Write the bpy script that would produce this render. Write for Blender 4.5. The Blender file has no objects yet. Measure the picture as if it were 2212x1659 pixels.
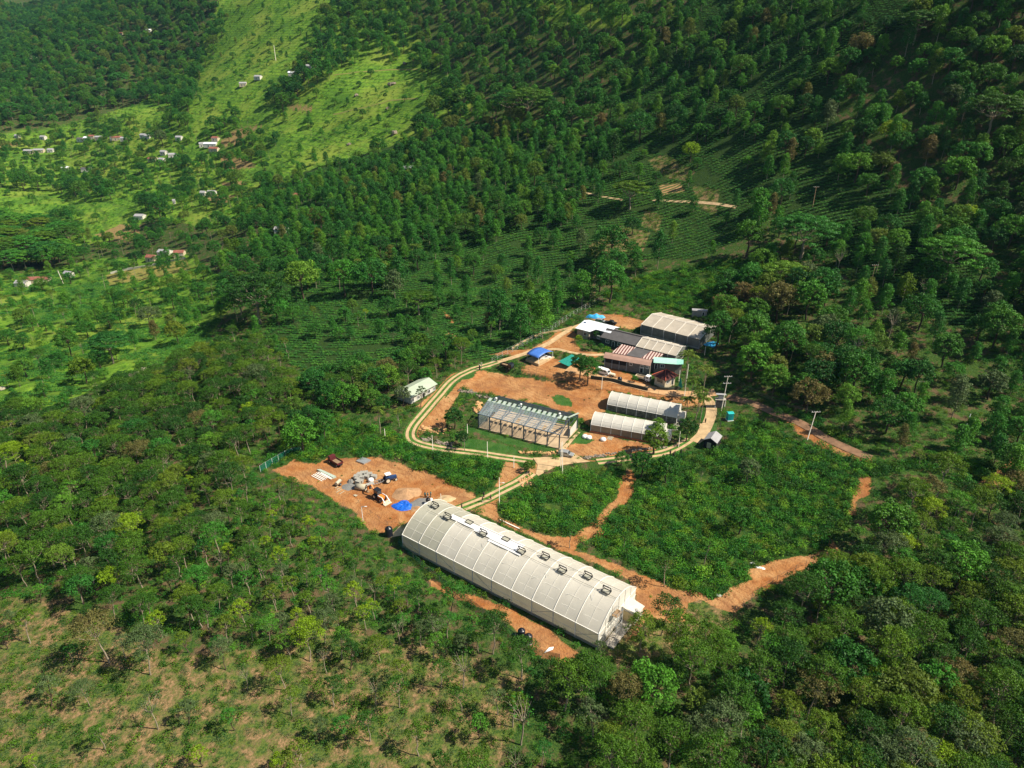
import bpy, math, random
import numpy as np
from mathutils import Vector, Matrix
# ------------------------------------------------------------------ camera, sky, sun, exposure
PI = math.pi
R = math.radians
FPX, CX, CY, PITCH, HCAM = 1533.0, 1106.0, 829.5, 26.0, 112.0
sc = bpy.context.scene
cam_d = bpy.data.cameras.new('camera'); cam = bpy.data.objects.new('camera', cam_d)
sc.collection.objects.link(cam); sc.camera = cam
cam.location = (0, 0, HCAM); cam.rotation_euler = (R(90-PITCH), 0, 0)
cam_d.sensor_width = 36; cam_d.lens = FPX/2212*36; cam_d.clip_end = 20000; cam_d.clip_start = 1
SUN_EL, SUN_AZ = R(49), R(-12)          # azimuth measured from +X towards +Y
world = bpy.data.worlds.new('World'); sc.world = world; world.use_nodes = True
wn = world.node_tree.nodes; bg = wn['Background']; sky = wn.new('ShaderNodeTexSky')
sky.sky_type = 'NISHITA'; sky.sun_disc = False; sky.sun_elevation = SUN_EL; sky.sun_rotation = R(90)-SUN_AZ
sky.altitude = 600; sky.air_density = 1.2
world.node_tree.links.new(sky.outputs[0], bg.inputs[0]); bg.inputs[1].default_value = 0.058
sun_d = bpy.data.lights.new('sun', 'SUN'); sun_d.energy = 5.0; sun_d.angle = R(0.5); sun_d.color = (1, .90, .74)
sun = bpy.data.objects.new('sun', sun_d); sc.collection.objects.link(sun)
sv = Vector((math.cos(SUN_EL)*math.cos(SUN_AZ), math.cos(SUN_EL)*math.sin(SUN_AZ), math.sin(SUN_EL)))
sun.rotation_euler = sv.to_track_quat('Z', 'Y').to_euler(); sun.location = (0, 0, 500)
sc.view_settings.view_transform = 'Standard'; sc.view_settings.look = 'None'
sc.view_settings.exposure = 0.68; sc.view_settings.gamma = 1
sc.cycles.max_bounces = 6; sc.cycles.transparent_max_bounces = 12; sc.cycles.volume_bounces = 0
rng = np.random.default_rng(7); random.seed(7)

# ------------------------------------------------------------------ pixel <-> world (pixels of the 2212 x 1659 view of the photograph)
ZM = {'A': (810, 648, .1953), 'B': (1188, 648, .1953), 'C': (567, 918, .1953), 'D': (837, 1026, .2686), 'E': (999, 810, .1465),
      'F': (1242, 810, .1953), 'G': (1350, 972, .2929), 'H': (0, 1119, .3256), 'I': (0, 0, .3256), 'J': (720, 0, .3256),
      'K': (1492, 0, .3256), 'L': (0, 540, .3256), 'M': (1492, 1119, .3256), 'N': (720, 1119, .3491), 'Z': (0, 0, 1),
      'P': (675, 983, .09766), 'Q': (864, 1042, .09766), 'S': (1269, 767, .09766), 'V': (108, 227, .3404)}
cp, sp = math.cos(R(PITCH)), math.sin(R(PITCH))
def ray(k, x, y):
    a, b, s = ZM[k]; px, py = a+s*x, b+s*y
    u, v = (px-CX)/FPX, -(py-CY)/FPX
    return np.array([u, cp+v*sp, -sp+v*cp])
def up(k, x, y, z=0.0):
    d = ray(k, x, y); t = (z-HCAM)/d[2]
    return Vector((d[0]*t, d[1]*t, z))
def project(x, y, z):
    dy, dz = y, z-HCAM
    f = dy*cp - dz*sp; v = dy*sp + dz*cp
    g = np.where(f < 1, 1e9, f)
    return np.where(f < 1, 1e6, CX+FPX*x/g), np.where(f < 1, 1e6, CY-FPX*v/g), f

# ------------------------------------------------------------------ terrain: a smooth surface through surveyed points
CT = [(0,1659,2),(1106,1659,0),(2212,1659,-2),(0,1300,1),(500,1300,1),(2212,1300,1),(1600,1450,0),(100,1000,0),(400,1000,0),
 (100,850,-6),(400,850,-3),(100,700,-25),(350,700,-14),(100,600,-40),(300,580,-30),(450,600,-16),
 (1106,1250,0),(1300,1250,0),(1500,1250,0),(1700,1150,0),(900,1050,0),(700,1000,0),(1220,1000,0),(1450,970,.6),(1106,900,1.2),(1300,900,1.6),
 (900,880,1.5),(1000,800,3),(1200,790,4.2),(1400,800,4.6),(1500,840,3.6),(1150,740,5),(1300,700,6.5),(1450,690,7.4),(1560,870,3),(1600,980,1.5),
 (640,860,-1),(760,800,1)]
CR = [(50,420,750),(100,330,900),(0,280,960),(300,200,1050),(50,100,1500),(0,0,2000),(250,0,1500),(500,0,1200),(700,0,1050),(700,200,800),
 (500,350,720),(350,450,620),(600,450,520),(640,640,330),(750,500,420),(900,350,560),(900,150,800),(900,0,950),(1106,600,330),(1106,400,440),
 (1106,200,620),(1106,0,780),(1400,600,315),(1400,400,400),(1400,200,500),(1400,0,600),(1800,800,215),(1700,900,195),(1800,600,280),
 (1800,400,340),(1800,200,400),(1800,0,460),(2212,900,185),(2212,600,250),(2212,300,320),(2212,0,380),(1900,1080,150)]
pts = []
for x, y, z in CT:
    p = up('Z', x, y, z); pts.append((p.x, p.y, z))
for x, y, r in CR:
    d = ray('Z', x, y); t = r/d[1]; pts.append((d[0]*t, r, HCAM+d[2]*t))
pts += [(-3500, 3200, 700), (0, 3200, 900), (2500, 2500, 900), (1500, 900, 500), (900, 300, 260), (-1500, 800, -20), (-700, 200, -60),
        (0, -200, 0), (500, -200, -10), (-500, -200, -10), (450, 120, 90), (-1200, 1500, 120), (0, 1700, 430), (800, 1200, 460)]
P_ = np.array(pts); S_ = 100.0
def _phi(d2): return 0.5*d2*np.log(d2+1e-9)
_n = len(P_); _X = P_[:, :2]/S_
_A = np.zeros((_n+3, _n+3)); _d = ((_X[:, None]-_X[None])**2).sum(2)
_A[:_n, :_n] = _phi(_d)+np.eye(_n)*.02; _A[:_n, _n] = 1; _A[:_n, _n+1:] = _X; _A[_n, :_n] = 1; _A[_n+1:, :_n] = _X.T
_w = np.linalg.solve(_A, np.r_[P_[:, 2], 0, 0, 0])
_T = rng.random((256, 256))
def vnoise(x, y):
    x = np.asarray(x, float); y = np.asarray(y, float)
    xi = np.floor(x).astype(int); yi = np.floor(y).astype(int); fx = x-xi; fy = y-yi
    fx = fx*fx*(3-2*fx); fy = fy*fy*(3-2*fy); g = lambda a, b: _T[a & 255, b & 255]
    return (g(xi, yi)*(1-fx)+g(xi+1, yi)*fx)*(1-fy)+(g(xi, yi+1)*(1-fx)+g(xi+1, yi+1)*fx)*fy
def inpoly(x, y, poly):
    x = np.asarray(x); y = np.asarray(y); r = np.zeros(x.shape, bool); n = len(poly)
    for i in range(n):
        x1, y1 = poly[i]; x2, y2 = poly[(i+1) % n]
        if y1 == y2: continue
        c = ((y1 > y) != (y2 > y)) & (x < (x2-x1)*(y-y1)/(y2-y1)+x1); r ^= c
    return r
def segdist(x, y, poly, closed=True):
    d = np.full(np.shape(x), 1e9); n = len(poly)
    for i in range(n if closed else n-1):
        x1, y1 = poly[i]; x2, y2 = poly[(i+1) % n]; L = (x2-x1)**2+(y2-y1)**2
        t = np.clip(((x-x1)*(x2-x1)+(y-y1)*(y2-y1))/max(L, 1e-9), 0, 1)
        d = np.minimum(d, np.hypot(x-x1-t*(x2-x1), y-y1-t*(y2-y1)))
    return d
def wpoly(k, pp, z): return [tuple(up(k, a, b, z))[:2] for a, b in pp]
# levelled pads: (world polygon, level)
PADS = [(wpoly('A', [(1040,960),(1180,840),(1300,790),(1500,830),(1700,860),(2000,930),(2300,960),(2450,1020),(2350,1180),(2200,1250),(1500,1060),(1130,1010)], 2.2), 2.2, 2.2),
        (wpoly('E', [(150,780),(230,560),(450,400),(1850,680),(1780,850),(1440,1120)], 1.0), 1.0, 1.6),
        (wpoly('C', [(600,400),(900,350),(1500,420),(2200,700),(2050,900),(1520,1100),(1330,1090),(850,760),(560,560)], 0.0), 0.0, 2.0),
        (wpoly('D', [(60,440),(420,200),(2080,900),(2080,1130),(1680,1450)], 0.0), 0.0, 2.5)]
def height(x, y):
    x = np.atleast_1d(np.asarray(x, float)); y = np.atleast_1d(np.asarray(y, float)); out = np.empty(x.shape)
    for s in range(0, x.size, 60000):
        a, b = x.flat[s:s+60000]/S_, y.flat[s:s+60000]/S_
        d2 = (a[:, None]-_X[None, :, 0])**2+(b[:, None]-_X[None, :, 1])**2
        out.flat[s:s+60000] = _phi(d2)@_w[:_n]+_w[_n]+_w[_n+1]*a+_w[_n+2]*b
    r = np.hypot(x, y); far = np.clip((r-300)/500, 0, 1)
    k = 1-np.abs(2*vnoise(x/170+.6*y/170, y/260+9)-1)
    out += far*(k*26-14)+far*6*(vnoise(x/60, y/60)-.5)+np.clip((r-60)/300, .15, 1)*2.2*(vnoise(x/22+5, y/22)-.5)*np.where(r < 300, .5, 1)
    out += .25*(vnoise(x/4, y/4)-.5)*.5
    for poly, lv, m in PADS:
        x0 = min(p[0] for p in poly)-9; x1 = max(p[0] for p in poly)+9; y0 = min(p[1] for p in poly)-9; y1 = max(p[1] for p in poly)+9
        q = (x > x0) & (x < x1) & (y > y0) & (y < y1)
        if q.any():
            xx, yy = x[q], y[q]; d = segdist(xx, yy, poly); d = np.where(inpoly(xx, yy, poly), 0, d)
            t = np.clip(1-d/m, 0, 1); t = t*t*(3-2*t)
            out[q] = out[q]*(1-t)+(lv+.12*(vnoise(xx/3, yy/3)-.5))*t
    return out
def gz(x, y): return float(height([x], [y])[0])
_ts = np.geomspace(60, 5000, 1400)
def at(k, x, y):
    """the ground point seen at a pixel"""
    d = ray(k, x, y); X, Y, Z = d[0]*_ts, d[1]*_ts, HCAM+d[2]*_ts
    hit = np.nonzero(Z < height(X, Y))[0]
    if len(hit) == 0: i = len(_ts)-1
    else: i = max(hit[0], 1)
    a, b = _ts[i-1], _ts[i]
    for _ in range(9):
        m = (a+b)/2
        if HCAM+d[2]*m < gz(d[0]*m, d[1]*m): b = m
        else: a = m
    return Vector((d[0]*b, d[1]*b, gz(d[0]*b, d[1]*b)))

# ------------------------------------------------------------------ objects, tags, mesh helper
C = sc.collection
def tag(o, label=None, cat=None, group=None, kind=None):
    if label: o['label'] = label
    if cat: o['category'] = cat
    if group: o['group'] = group
    if kind: o['kind'] = kind
    return o
def empty(name, loc, rz=0, label=None, cat=None, group=None):
    o = bpy.data.objects.new(name, None); C.objects.link(o); o.location = loc; o.rotation_euler = (0, 0, rz)
    o.empty_display_size = .3
    return tag(o, label, cat, group)
class MB:
    def __init__(s): s.v = []; s.f = []; s.m = []; s.mi = 0; s.sm = []; s.smooth = False
    def add(s, vs, fs):
        b = len(s.v); s.v += [tuple(v) for v in vs]
        for f in fs: s.f.append([b+i for i in f]); s.m.append(s.mi); s.sm.append(s.smooth)
        return s
    def box(s, c, d, rz=0, mat=None):
        M = mat or (Matrix.Translation(c) @ Matrix.Rotation(rz, 4, 'Z')); x, y, z = d[0]/2, d[1]/2, d[2]/2
        vs = [M @ Vector(q) for q in ((-x,-y,-z),(x,-y,-z),(x,y,-z),(-x,y,-z),(-x,-y,z),(x,-y,z),(x,y,z),(-x,y,z))]
        return s.add(vs, [(0,3,2,1),(4,5,6,7),(0,1,5,4),(1,2,6,5),(2,3,7,6),(3,0,4,7)])
    def bar(s, a, b, w, h=None, upv=(0,0,1)):
        a, b = Vector(a), Vector(b); h = h or w; d = (b-a); L = d.length
        if L < 1e-6: return s
        d /= L; U = Vector(upv)
        if abs(d.dot(U)) > .98: U = Vector((1, 0, 0))
        X = d.cross(U).normalized(); Y = X.cross(d)
        M = Matrix((X, d, Y)).transposed().to_4x4(); M.translation = (a+b)/2
        return s.box(None, (w, L, h), mat=M)
    def tube(s, p, r, n=8, cap=True):
        p = [Vector(q) for q in p]; r = r if isinstance(r, (list, tuple)) else [r]*len(p); vs = []; N = len(p)
        for i, q in enumerate(p):
            d = (p[min(i+1, N-1)]-p[max(i-1, 0)]).normalized(); U = Vector((0, 0, 1)) if abs(d.z) < .9 else Vector((1, 0, 0))
            X = d.cross(U).normalized(); Y = X.cross(d)
            vs += [q+X*(r[i]*math.cos(2*PI*k/n))+Y*(r[i]*math.sin(2*PI*k/n)) for k in range(n)]
        fs = [(i*n+k, i*n+(k+1) % n, (i+1)*n+(k+1) % n, (i+1)*n+k) for i in range(N-1) for k in range(n)]
        sm = s.smooth; s.smooth = True; s.add(vs, fs); s.smooth = sm
        if cap:
            b = len(s.v)-len(vs)
            for r_ in (range(n), range((N-1)*n, N*n)): s.f.append([b+i for i in r_]); s.m.append(s.mi); s.sm.append(False)
        return s
    def lathe(s, c, prof, n=16):
        c = Vector(c); vs = [c+Vector((r*math.cos(2*PI*k/n), r*math.sin(2*PI*k/n), z)) for r, z in prof for k in range(n)]
        fs = [(i*n+k, i*n+(k+1) % n, (i+1)*n+(k+1) % n, (i+1)*n+k) for i in range(len(prof)-1) for k in range(n)]
        sm = s.smooth; s.smooth = True; s.add(vs, fs); s.smooth = sm; return s
    def prism(s, poly, z0, z1):
        n = len(poly); vs = [(x, y, z0) for x, y in poly]+[(x, y, z1) for x, y in poly]
        return s.add(vs, [tuple(range(n, 2*n)), tuple(range(n-1, -1, -1))]+[(i, (i+1) % n, n+(i+1) % n, n+i) for i in range(n)])
    def prof_x(s, prof, x0, x1):        # profile in (y,z), extruded along x
        n = len(prof); vs = [(x0, y, z) for y, z in prof]+[(x1, y, z) for y, z in prof]
        return s.add(vs, [tuple(range(n)), tuple(range(2*n-1, n-1, -1))]+[(i, n+i, n+(i+1) % n, (i+1) % n) for i in range(n)])
    def sheet(s, rows, th=0.0):         # grid of points, optional thickness downward
        R_, K = len(rows), len(rows[0]); vs = [q for r in rows for q in r]
        fs = [(i*K+j, i*K+j+1, (i+1)*K+j+1, (i+1)*K+j) for i in range(R_-1) for j in range(K-1)]
        s.add(vs, fs)
        return s
    def build(s, name, mats, parent=None, loc=None, solid=0):
        me = bpy.data.meshes.new(name); me.from_pydata([tuple(v) for v in s.v], [], s.f)
        for m in (mats if isinstance(mats, (list, tuple)) else [mats]): me.materials.append(m)
        me.polygons.foreach_set('material_index', s.m); me.polygons.foreach_set('use_smooth', s.sm); me.update()
        o = bpy.data.objects.new(name, me); C.objects.link(o)
        if parent: o.parent = parent
        if loc is not None: o.location = loc
        if solid:
            md = o.modifiers.new('thick', 'SOLIDIFY'); md.thickness = solid; md.offset = -1
        return o
def copy_tree(o, parent=None):
    c = o.copy(); C.objects.link(c); c.parent = parent
    for ch in list(o.children): copy_tree(ch, c)
    return c

# ------------------------------------------------------------------ materials
MATS = {}
def nt(name):
    m = bpy.data.materials.new(name); m.use_nodes = True; t = m.node_tree
    return m, t, t.nodes['Principled BSDF']
def lk(t, a, b): t.links.new(a, b)
def noise(t, scale, detail=4, coord='Object', rough=.6):
    c = t.nodes.new('ShaderNodeTexCoord'); n = t.nodes.new('ShaderNodeTexNoise'); n.inputs['Scale'].default_value = scale
    n.inputs['Detail'].default_value = detail; n.inputs['Roughness'].default_value = rough; lk(t, c.outputs[coord], n.inputs['Vector']); return n
def ramp(t, fac, stops):
    r = t.nodes.new('ShaderNodeValToRGB'); e = r.color_ramp.elements
    while len(e) < len(stops): e.new(.5)
    for q, (p, c) in zip(e, stops): q.position = p; q.color = (*c, 1)
    lk(t, fac, r.inputs[0]); return r
def mixc(t, fac, a, b, typ='MIX'):
    n = t.nodes.new('ShaderNodeMix'); n.data_type = 'RGBA'; n.blend_type = typ
    for s_, v in ((0, fac), (6, a), (7, b)):
        if hasattr(v, 'links'): lk(t, v, n.inputs[s_])
        elif s_ == 0: n.inputs[0].default_value = v
        else: n.inputs[s_].default_value = (*v, 1)
    return n.outputs[2]
def mat(name, col, rough=.7, metal=0, var=.15, scale=1.5, bump=0, spec=.3, alpha=1, trans=0, streak=0):
    """a plain painted or natural surface with blotchy wear"""
    if name in MATS: return MATS[name]
    m, t, b = nt(name); n = noise(t, scale)
    lo = tuple(c*(1-var*1.3) for c in col); hi = tuple(min(1, c*(1+var)) for c in col)
    r = ramp(t, n.outputs[0], [(.3, lo), (.7, hi)]); lk(t, r.outputs[0], b.inputs['Base Color'])
    b.inputs['Roughness'].default_value = rough; b.inputs['Metallic'].default_value = metal
    b.inputs['Specular IOR Level'].default_value = spec; b.inputs['Alpha'].default_value = alpha
    if bump:
        bn = t.nodes.new('ShaderNodeBump'); bn.inputs['Strength'].default_value = bump; n2 = noise(t, scale*4)
        lk(t, n2.outputs[0], bn.inputs['Height']); lk(t, bn.outputs[0], b.inputs['Normal'])
    if trans:
        tr = t.nodes.new('ShaderNodeBsdfTranslucent'); lk(t, r.outputs[0], tr.inputs[0]); mx = t.nodes.new('ShaderNodeMixShader')
        mx.inputs[0].default_value = trans; lk(t, b.outputs[0], mx.inputs[1]); lk(t, tr.outputs[0], mx.inputs[2])
        lk(t, mx.outputs[0], t.nodes['Material Output'].inputs[0])
    MATS[name] = m; return m
def leafmat(name, stops, trans=.24, nscale=.5):
    """foliage: each plant takes its own tone, clumps vary a little within it"""
    m, t, b = nt(name); oi = t.nodes.new('ShaderNodeObjectInfo'); r = ramp(t, oi.outputs['Random'], stops)
    at_ = t.nodes.new('ShaderNodeAttribute'); at_.attribute_name = 'tone'
    mr = t.nodes.new('ShaderNodeMapRange'); mr.inputs[3].default_value = .62; mr.inputs[4].default_value = 1.45
    lk(t, at_.outputs['Fac'], mr.inputs[0])
    cm = t.nodes.new('ShaderNodeVectorMath'); cm.operation = 'SCALE'; lk(t, r.outputs[0], cm.inputs[0]); lk(t, mr.outputs[0], cm.inputs['Scale'])
    lk(t, cm.outputs[0], b.inputs['Base Color']); b.inputs['Roughness'].default_value = .55; b.inputs['Specular IOR Level'].default_value = .18
    tr = t.nodes.new('ShaderNodeBsdfTranslucent'); hs = t.nodes.new('ShaderNodeHueSaturation'); hs.inputs['Hue'].default_value = .48
    hs.inputs['Value'].default_value = 1.1; lk(t, cm.outputs[0], hs.inputs['Color']); lk(t, hs.outputs[0], tr.inputs[0])
    mx = t.nodes.new('ShaderNodeMixShader'); mx.inputs[0].default_value = trans
    lk(t, b.outputs[0], mx.inputs[1]); lk(t, tr.outputs[0], mx.inputs[2]); lk(t, mx.outputs[0], t.nodes['Material Output'].inputs[0])
    MATS[name] = m; return m
# ------------------------------------------------------------------ ground cover classes, drawn on the photograph and carried to the terrain
G_CLAY, G_MEADOW, G_DRY, G_TEA, G_BRUSH, G_TERR, G_PALE, G_LAWN = range(8)
ZG = [
 # meadows of the valley and the upper spurs
 (G_MEADOW, 'Z', [(-500,310),(0,290),(140,270),(300,225),(380,160),(430,110),(470,0),(470,-60),(900,-60),(880,40),(930,130),(1000,180),(1060,240),(960,270),(900,310),(860,360),(800,345),(760,390),(640,420),(560,420),(480,500),(330,470),(240,520),(120,540),(-500,560)]),
 (G_MEADOW, 'Z', [(1100,0),(1330,-40),(1400,90),(1500,110),(1380,60),(1250,60),(1160,40)]),
 (G_MEADOW, 'Z', [(-500,600),(60,590),(200,560),(400,545),(480,600),(500,660),(430,760),(250,830),(100,880),(-500,930)]),
 (G_BRUSH, 'Z', [(1290,640),(1380,600),(1560,560),(1650,560),(1560,690),(1400,660)]),
 (G_TERR, 'I', [(1470,930),(1590,850),(1740,840),(1640,900),(1560,960),(1470,970)]),
 (G_TERR, 'I', [(1450,1040),(1600,1050),(1710,1100),(1510,1140)]),
 (G_TERR, 'I', [(1470,1215),(1600,1200),(1650,1220),(1480,1235)]),
 (G_TERR, 'I', [(630,1560),(800,1490),(940,1500),(920,1570),(800,1590)]),
 (G_TERR, 'I', [(1380,1300),(1570,1290),(1500,1350),(1390,1350)]),
 (G_TERR, 'I', [(1900,695),(2070,710),(2060,740),(1920,720)]),
 (G_TERR, 'I', [(0,955),(150,945),(70,975),(0,975)]),
 (G_TERR, 'I', [(820,290),(960,310),(900,350),(830,330)]),
 (G_PALE, 'L', [(700,170),(1000,90),(1230,60),(1270,130),(1000,190),(730,240)]),
 (G_TEA, 'Z', [(600,650),(700,600),(850,560),(1000,500),(1250,470),(1330,520),(1250,620),(1230,650),(1190,720),(1080,780),(900,770),(760,800),(650,800),(560,740)]),
 (G_TEA, 'Z', [(1250,300),(1600,290),(1700,400),(1640,500),(1500,560),(1330,560),(1250,480)]),
 (G_TEA, 'Z', [(1300,300),(1340,150),(1450,40),(1560,-60),(1900,-60),(2000,40),(1800,120),(1800,260),(1950,420),(2150,620),(2100,720),(1900,640),(1750,520),(1640,420)]),
 (G_TEA, 'Z', [(560,400),(900,300),(1250,260),(1250,480),(1000,500),(850,560),(620,640),(560,560)]),
 (G_DRY, 'Z', [(-400,1290),(60,1290),(200,1330),(380,1420),(560,1400),(640,1350),(760,1320),(800,1380),(960,1400),(1140,1460),(1130,1560),(1000,1800),(-400,1800)]),
 (G_DRY, 'Z', [(1280,1380),(1420,1290),(1470,1280),(1600,1340),(1500,1400),(1330,1440)]),
 (G_DRY, 'Z', [(1400,345),(1440,335),(1505,372),(1480,392),(1420,376)]), (G_DRY, 'Z', [(1500,398),(1555,412),(1545,470),(1500,440)]), (G_DRY, 'Z', [(1395,452),(1435,470),(1420,505),(1385,486)]), (G_TERR, 'Z', [(1420,400),(1470,395),(1480,415),(1430,420)]),
 (G_DRY, 'J', [(1700,1620),(1900,1500),(2100,1540),(2050,1659),(1700,1700)]),
 (G_BRUSH, 'Z', [(860,960),(1000,960),(1080,985),(1090,1040),(1060,1085),(950,1060),(880,1000)]),
 (G_BRUSH, 'Z', [(1080,1090),(1210,1020),(1350,1010),(1360,1040),(1330,1090),(1290,1140),(1220,1170),(1180,1150),(1080,1115)]),
 (G_BRUSH, 'Z', [(1380,1000),(1560,960),(1600,900),(1700,940),(1880,1030),(1840,1110),(1790,1190),(1700,1240),(1600,1310),(1530,1300),(1440,1270),(1290,1180),(1290,1150),(1370,1060)]),
 (G_BRUSH, 'Z', [(1600,860),(1750,900),(1900,990),(2300,1000),(2700,900),(2700,1100),(2200,1090),(1990,1010),(1880,1030)]),
 (G_BRUSH, 'Z', [(570,1010),(600,960),(700,900),(880,940),(880,990),(800,985),(700,990)]),
 # the site
 (G_CLAY, 'C', [(90,510),(250,430),(330,380),(560,430),(800,370),(950,345),(1100,350),(1500,415),(1750,500),(2210,700),(2350,760),(2400,830),(2250,920),(1900,1050),(1500,1110),(1330,1190),(1180,1150),(1030,975),(940,900),(850,870),(740,800),(560,690),(380,630),(180,550)]),
 (G_CLAY, 'A', [(800,850),(900,800),(1120,780),(1240,790),(1500,840),(1700,870),(2000,930),(2240,1010),(2450,1060),(2420,1180),(2330,1240),(2330,1300),(2240,1310),(2200,1250),(1300,1050),(1100,1000),(960,960),(900,1100),(830,1230),(780,1300),(780,1420),(560,1450),(480,1520),(400,1540),(380,1430),(480,1330),(620,1190),(430,1180),(560,1090),(700,1000),(780,880)]),
 (G_CLAY, 'B', [(30,640),(300,700),(520,760),(740,760),(900,830),(1080,900),(1200,1010),(1600,1010),(1750,1100),(1700,1180),(1430,1150),(1000,1060),(640,1010),(560,1000),(0,870),(-300,800),(-300,740)]),
 (G_CLAY, 'B', [(-50,890),(330,935),(640,1005),(660,1130),(620,1230),(480,1290),(440,1400),(340,1290),(200,1230),(-50,1150)]),
 (G_CLAY, 'B', [(-700,620),(-500,560),(-200,540),(50,380),(250,320),(300,400),(260,450),(350,560),(600,600),(500,640),(100,560),(-100,600)]),
 (G_CLAY, 'B', [(430,200),(520,150),(800,170),(1060,230),(1000,290),(900,330),(700,300),(560,240)]),
 (G_CLAY, 'E', [(1480,1110),(1600,1020),(1780,850),(1900,860),(2300,930),(2700,1010),(2850,1080),(2600,1150),(2400,1160),(1900,1200),(1700,1170)]),
 (G_CLAY, 'E', [(1060,1280),(1400,1220),(2000,1250),(1500,1330),(1250,1400),(1080,1480),(850,1650),(500,1659),(900,1430)]),
 (G_CLAY, 'E', [(620,1270),(760,1250),(900,1400),(820,1500),(520,1659),(440,1640),(530,1500)]),
 (G_CLAY, 'F', [(560,1080),(640,1060),(680,1180),(650,1330),(540,1420),(400,1500),(330,1640),(150,1700),(260,1560),(380,1430),(470,1330),(480,1180)]),
 (G_CLAY, 'D', [(530,200),(760,230),(900,190),(900,330),(1080,430),(1300,490),(1500,480),(1560,430),(1700,410),(1800,480),(1540,530),(1500,600),(1900,740),(2150,880),(2400,1040),(2400,1200),(2100,1180),(2080,900),(1300,560),(600,250)]),
 (G_CLAY, 'D', [(330,830),(480,900),(700,980),(1000,1090),(1300,1230),(1540,1440),(1500,1480),(1250,1420),(1060,1290),(850,1100),(560,1010),(350,900)]),
 (G_CLAY, 'G', [(-30,870),(60,880),(260,980),(380,1040),(560,1060),(660,1100),(950,950),(880,880),(1000,850),(1250,780),(1400,760),(1500,720),(1510,620),(1540,680),(1600,760),(1450,800),(1200,920),(960,1080),(820,1210),(700,1180),(560,1110),(200,1180),(100,1330),(0,1400),(100,1200),(90,1080)]),
 (G_CLAY, 'G', [(1740,200),(1830,195),(1810,330),(1720,380),(1700,490),(1650,480),(1680,380)]),
 (G_CLAY, 'Z', [(1680,895),(1720,910),(1790,950),(1880,990),(1885,1003),(1800,975),(1720,935)]),
 (G_CLAY, 'Z', [(2060,1050),(2120,1040),(2190,985),(2300,960),(2300,990),(2140,1060)]),
 (G_CLAY, 'A', [(770,380),(860,380),(970,480),(900,470)]), (G_CLAY, 'A', [(760,130),(820,190),(880,260),(800,310),(860,270),(780,180)]),
 (G_CLAY, 'N', [(1240,660),(1290,700),(1500,850),(1450,900),(1300,880),(1180,760)]),
 (G_LAWN, 'E', [(0,790),(180,790),(1430,1120),(1350,1170),(900,1080),(100,830)]),
 (G_LAWN, 'E', [(1600,1010),(1700,890),(1830,830),(1800,860),(1900,960),(1960,980),(1850,1020)]),
 (G_LAWN, 'A', [(930,840),(1100,790),(1100,830),(960,880),(830,1000),(790,1090),(790,990)]),
 (G_LAWN, 'E', [(1300,320),(1420,290),(1560,330),(1640,420),(1630,470),(1420,420)]),
 (G_LAWN, 'B', [(1660,1240),(1700,1240),(1700,1370),(1650,1370)]), (G_LAWN, 'B', [(1800,1240),(1860,1240),(1850,1500),(1780,1480)]),
 (G_LAWN, 'E', [(-100,900),(200,960),(560,1000),(900,1130),(870,1180),(0,1060)]),
]
ZGp = [(c, [(ZM[k][0]+ZM[k][2]*a, ZM[k][1]+ZM[k][2]*b) for a, b in pp]) for c, k, pp in ZG]
def classes(px, py):
    m = np.zeros((8, len(px)), np.float32)
    for c, pp in ZGp:
        x0 = min(p[0] for p in pp); x1 = max(p[0] for p in pp); y0 = min(p[1] for p in pp); y1 = max(p[1] for p in pp)
        q = np.nonzero((px > x0) & (px < x1) & (py > y0) & (py < y1))[0]
        if len(q) == 0: continue
        r = q[inpoly(px[q], py[q], pp)]
        m[:, r] = 0; m[c, r] = 1
    return m
# terrain mesh: fan with finer cells close to the site
az = np.concatenate([np.linspace(-88, -45, 45)[:-1], np.linspace(-45, 45, 860), np.linspace(45, 88, 45)[1:]])
rr = np.concatenate([[2, 20, 40], np.geomspace(60, 700, 900)[:], np.geomspace(704, 6000, 240)])
AZ, RR = np.meshgrid(np.radians(az), rr); TX = (RR*np.sin(AZ)).ravel(); TY = (RR*np.cos(AZ)).ravel(); TZ = height(TX, TY)
ppx, ppy, pf = project(TX, TY, TZ)
wob = 1.0
jx = (vnoise(TX/1.3, TY/1.3)-.5)*1.6+(vnoise(TX/5, TY/5)-.5)*4; jy = (vnoise(TX/1.3+40, TY/1.3)-.5)*1.6+(vnoise(TX/5+40, TY/5)-.5)*3
px_s = np.clip(FPX/np.maximum(pf, 30)*.35, .3, 4)
GM = classes(ppx+jx*px_s, ppy+jy*px_s)
# clay banks and ruts are uneven
TZ = TZ + np.where(GM[G_CLAY] > .5, .10*(vnoise(TX/1.1, TY/1.1)-.5)+.06*(vnoise(TX/.5, TY/.5)-.5), 0)
nr, na = AZ.shape
me = bpy.data.meshes.new('terrain'); me.vertices.add(nr*na); me.vertices.foreach_set('co', np.stack([TX, TY, TZ], 1).ravel())
i = np.arange(nr-1)[:, None]*na+np.arange(na-1)[None]; q = np.stack([i, i+1, i+na+1, i+na], -1).reshape(-1, 4)
me.loops.add(q.size); me.loops.foreach_set('vertex_index', q.ravel()); me.polygons.add(len(q))
me.polygons.foreach_set('loop_start', np.arange(len(q))*4); me.polygons.foreach_set('loop_total', np.full(len(q), 4))
me.polygons.foreach_set('use_smooth', np.ones(len(q), bool))
for nm, ids in (('za', (0, 1, 2, 3)), ('zb', (4, 5, 6, 7))):
    a = me.color_attributes.new(nm, 'FLOAT_COLOR', 'POINT'); a.data.foreach_set('color', np.ascontiguousarray(GM[list(ids)].T).ravel())
me.update(); me.validate()
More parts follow.
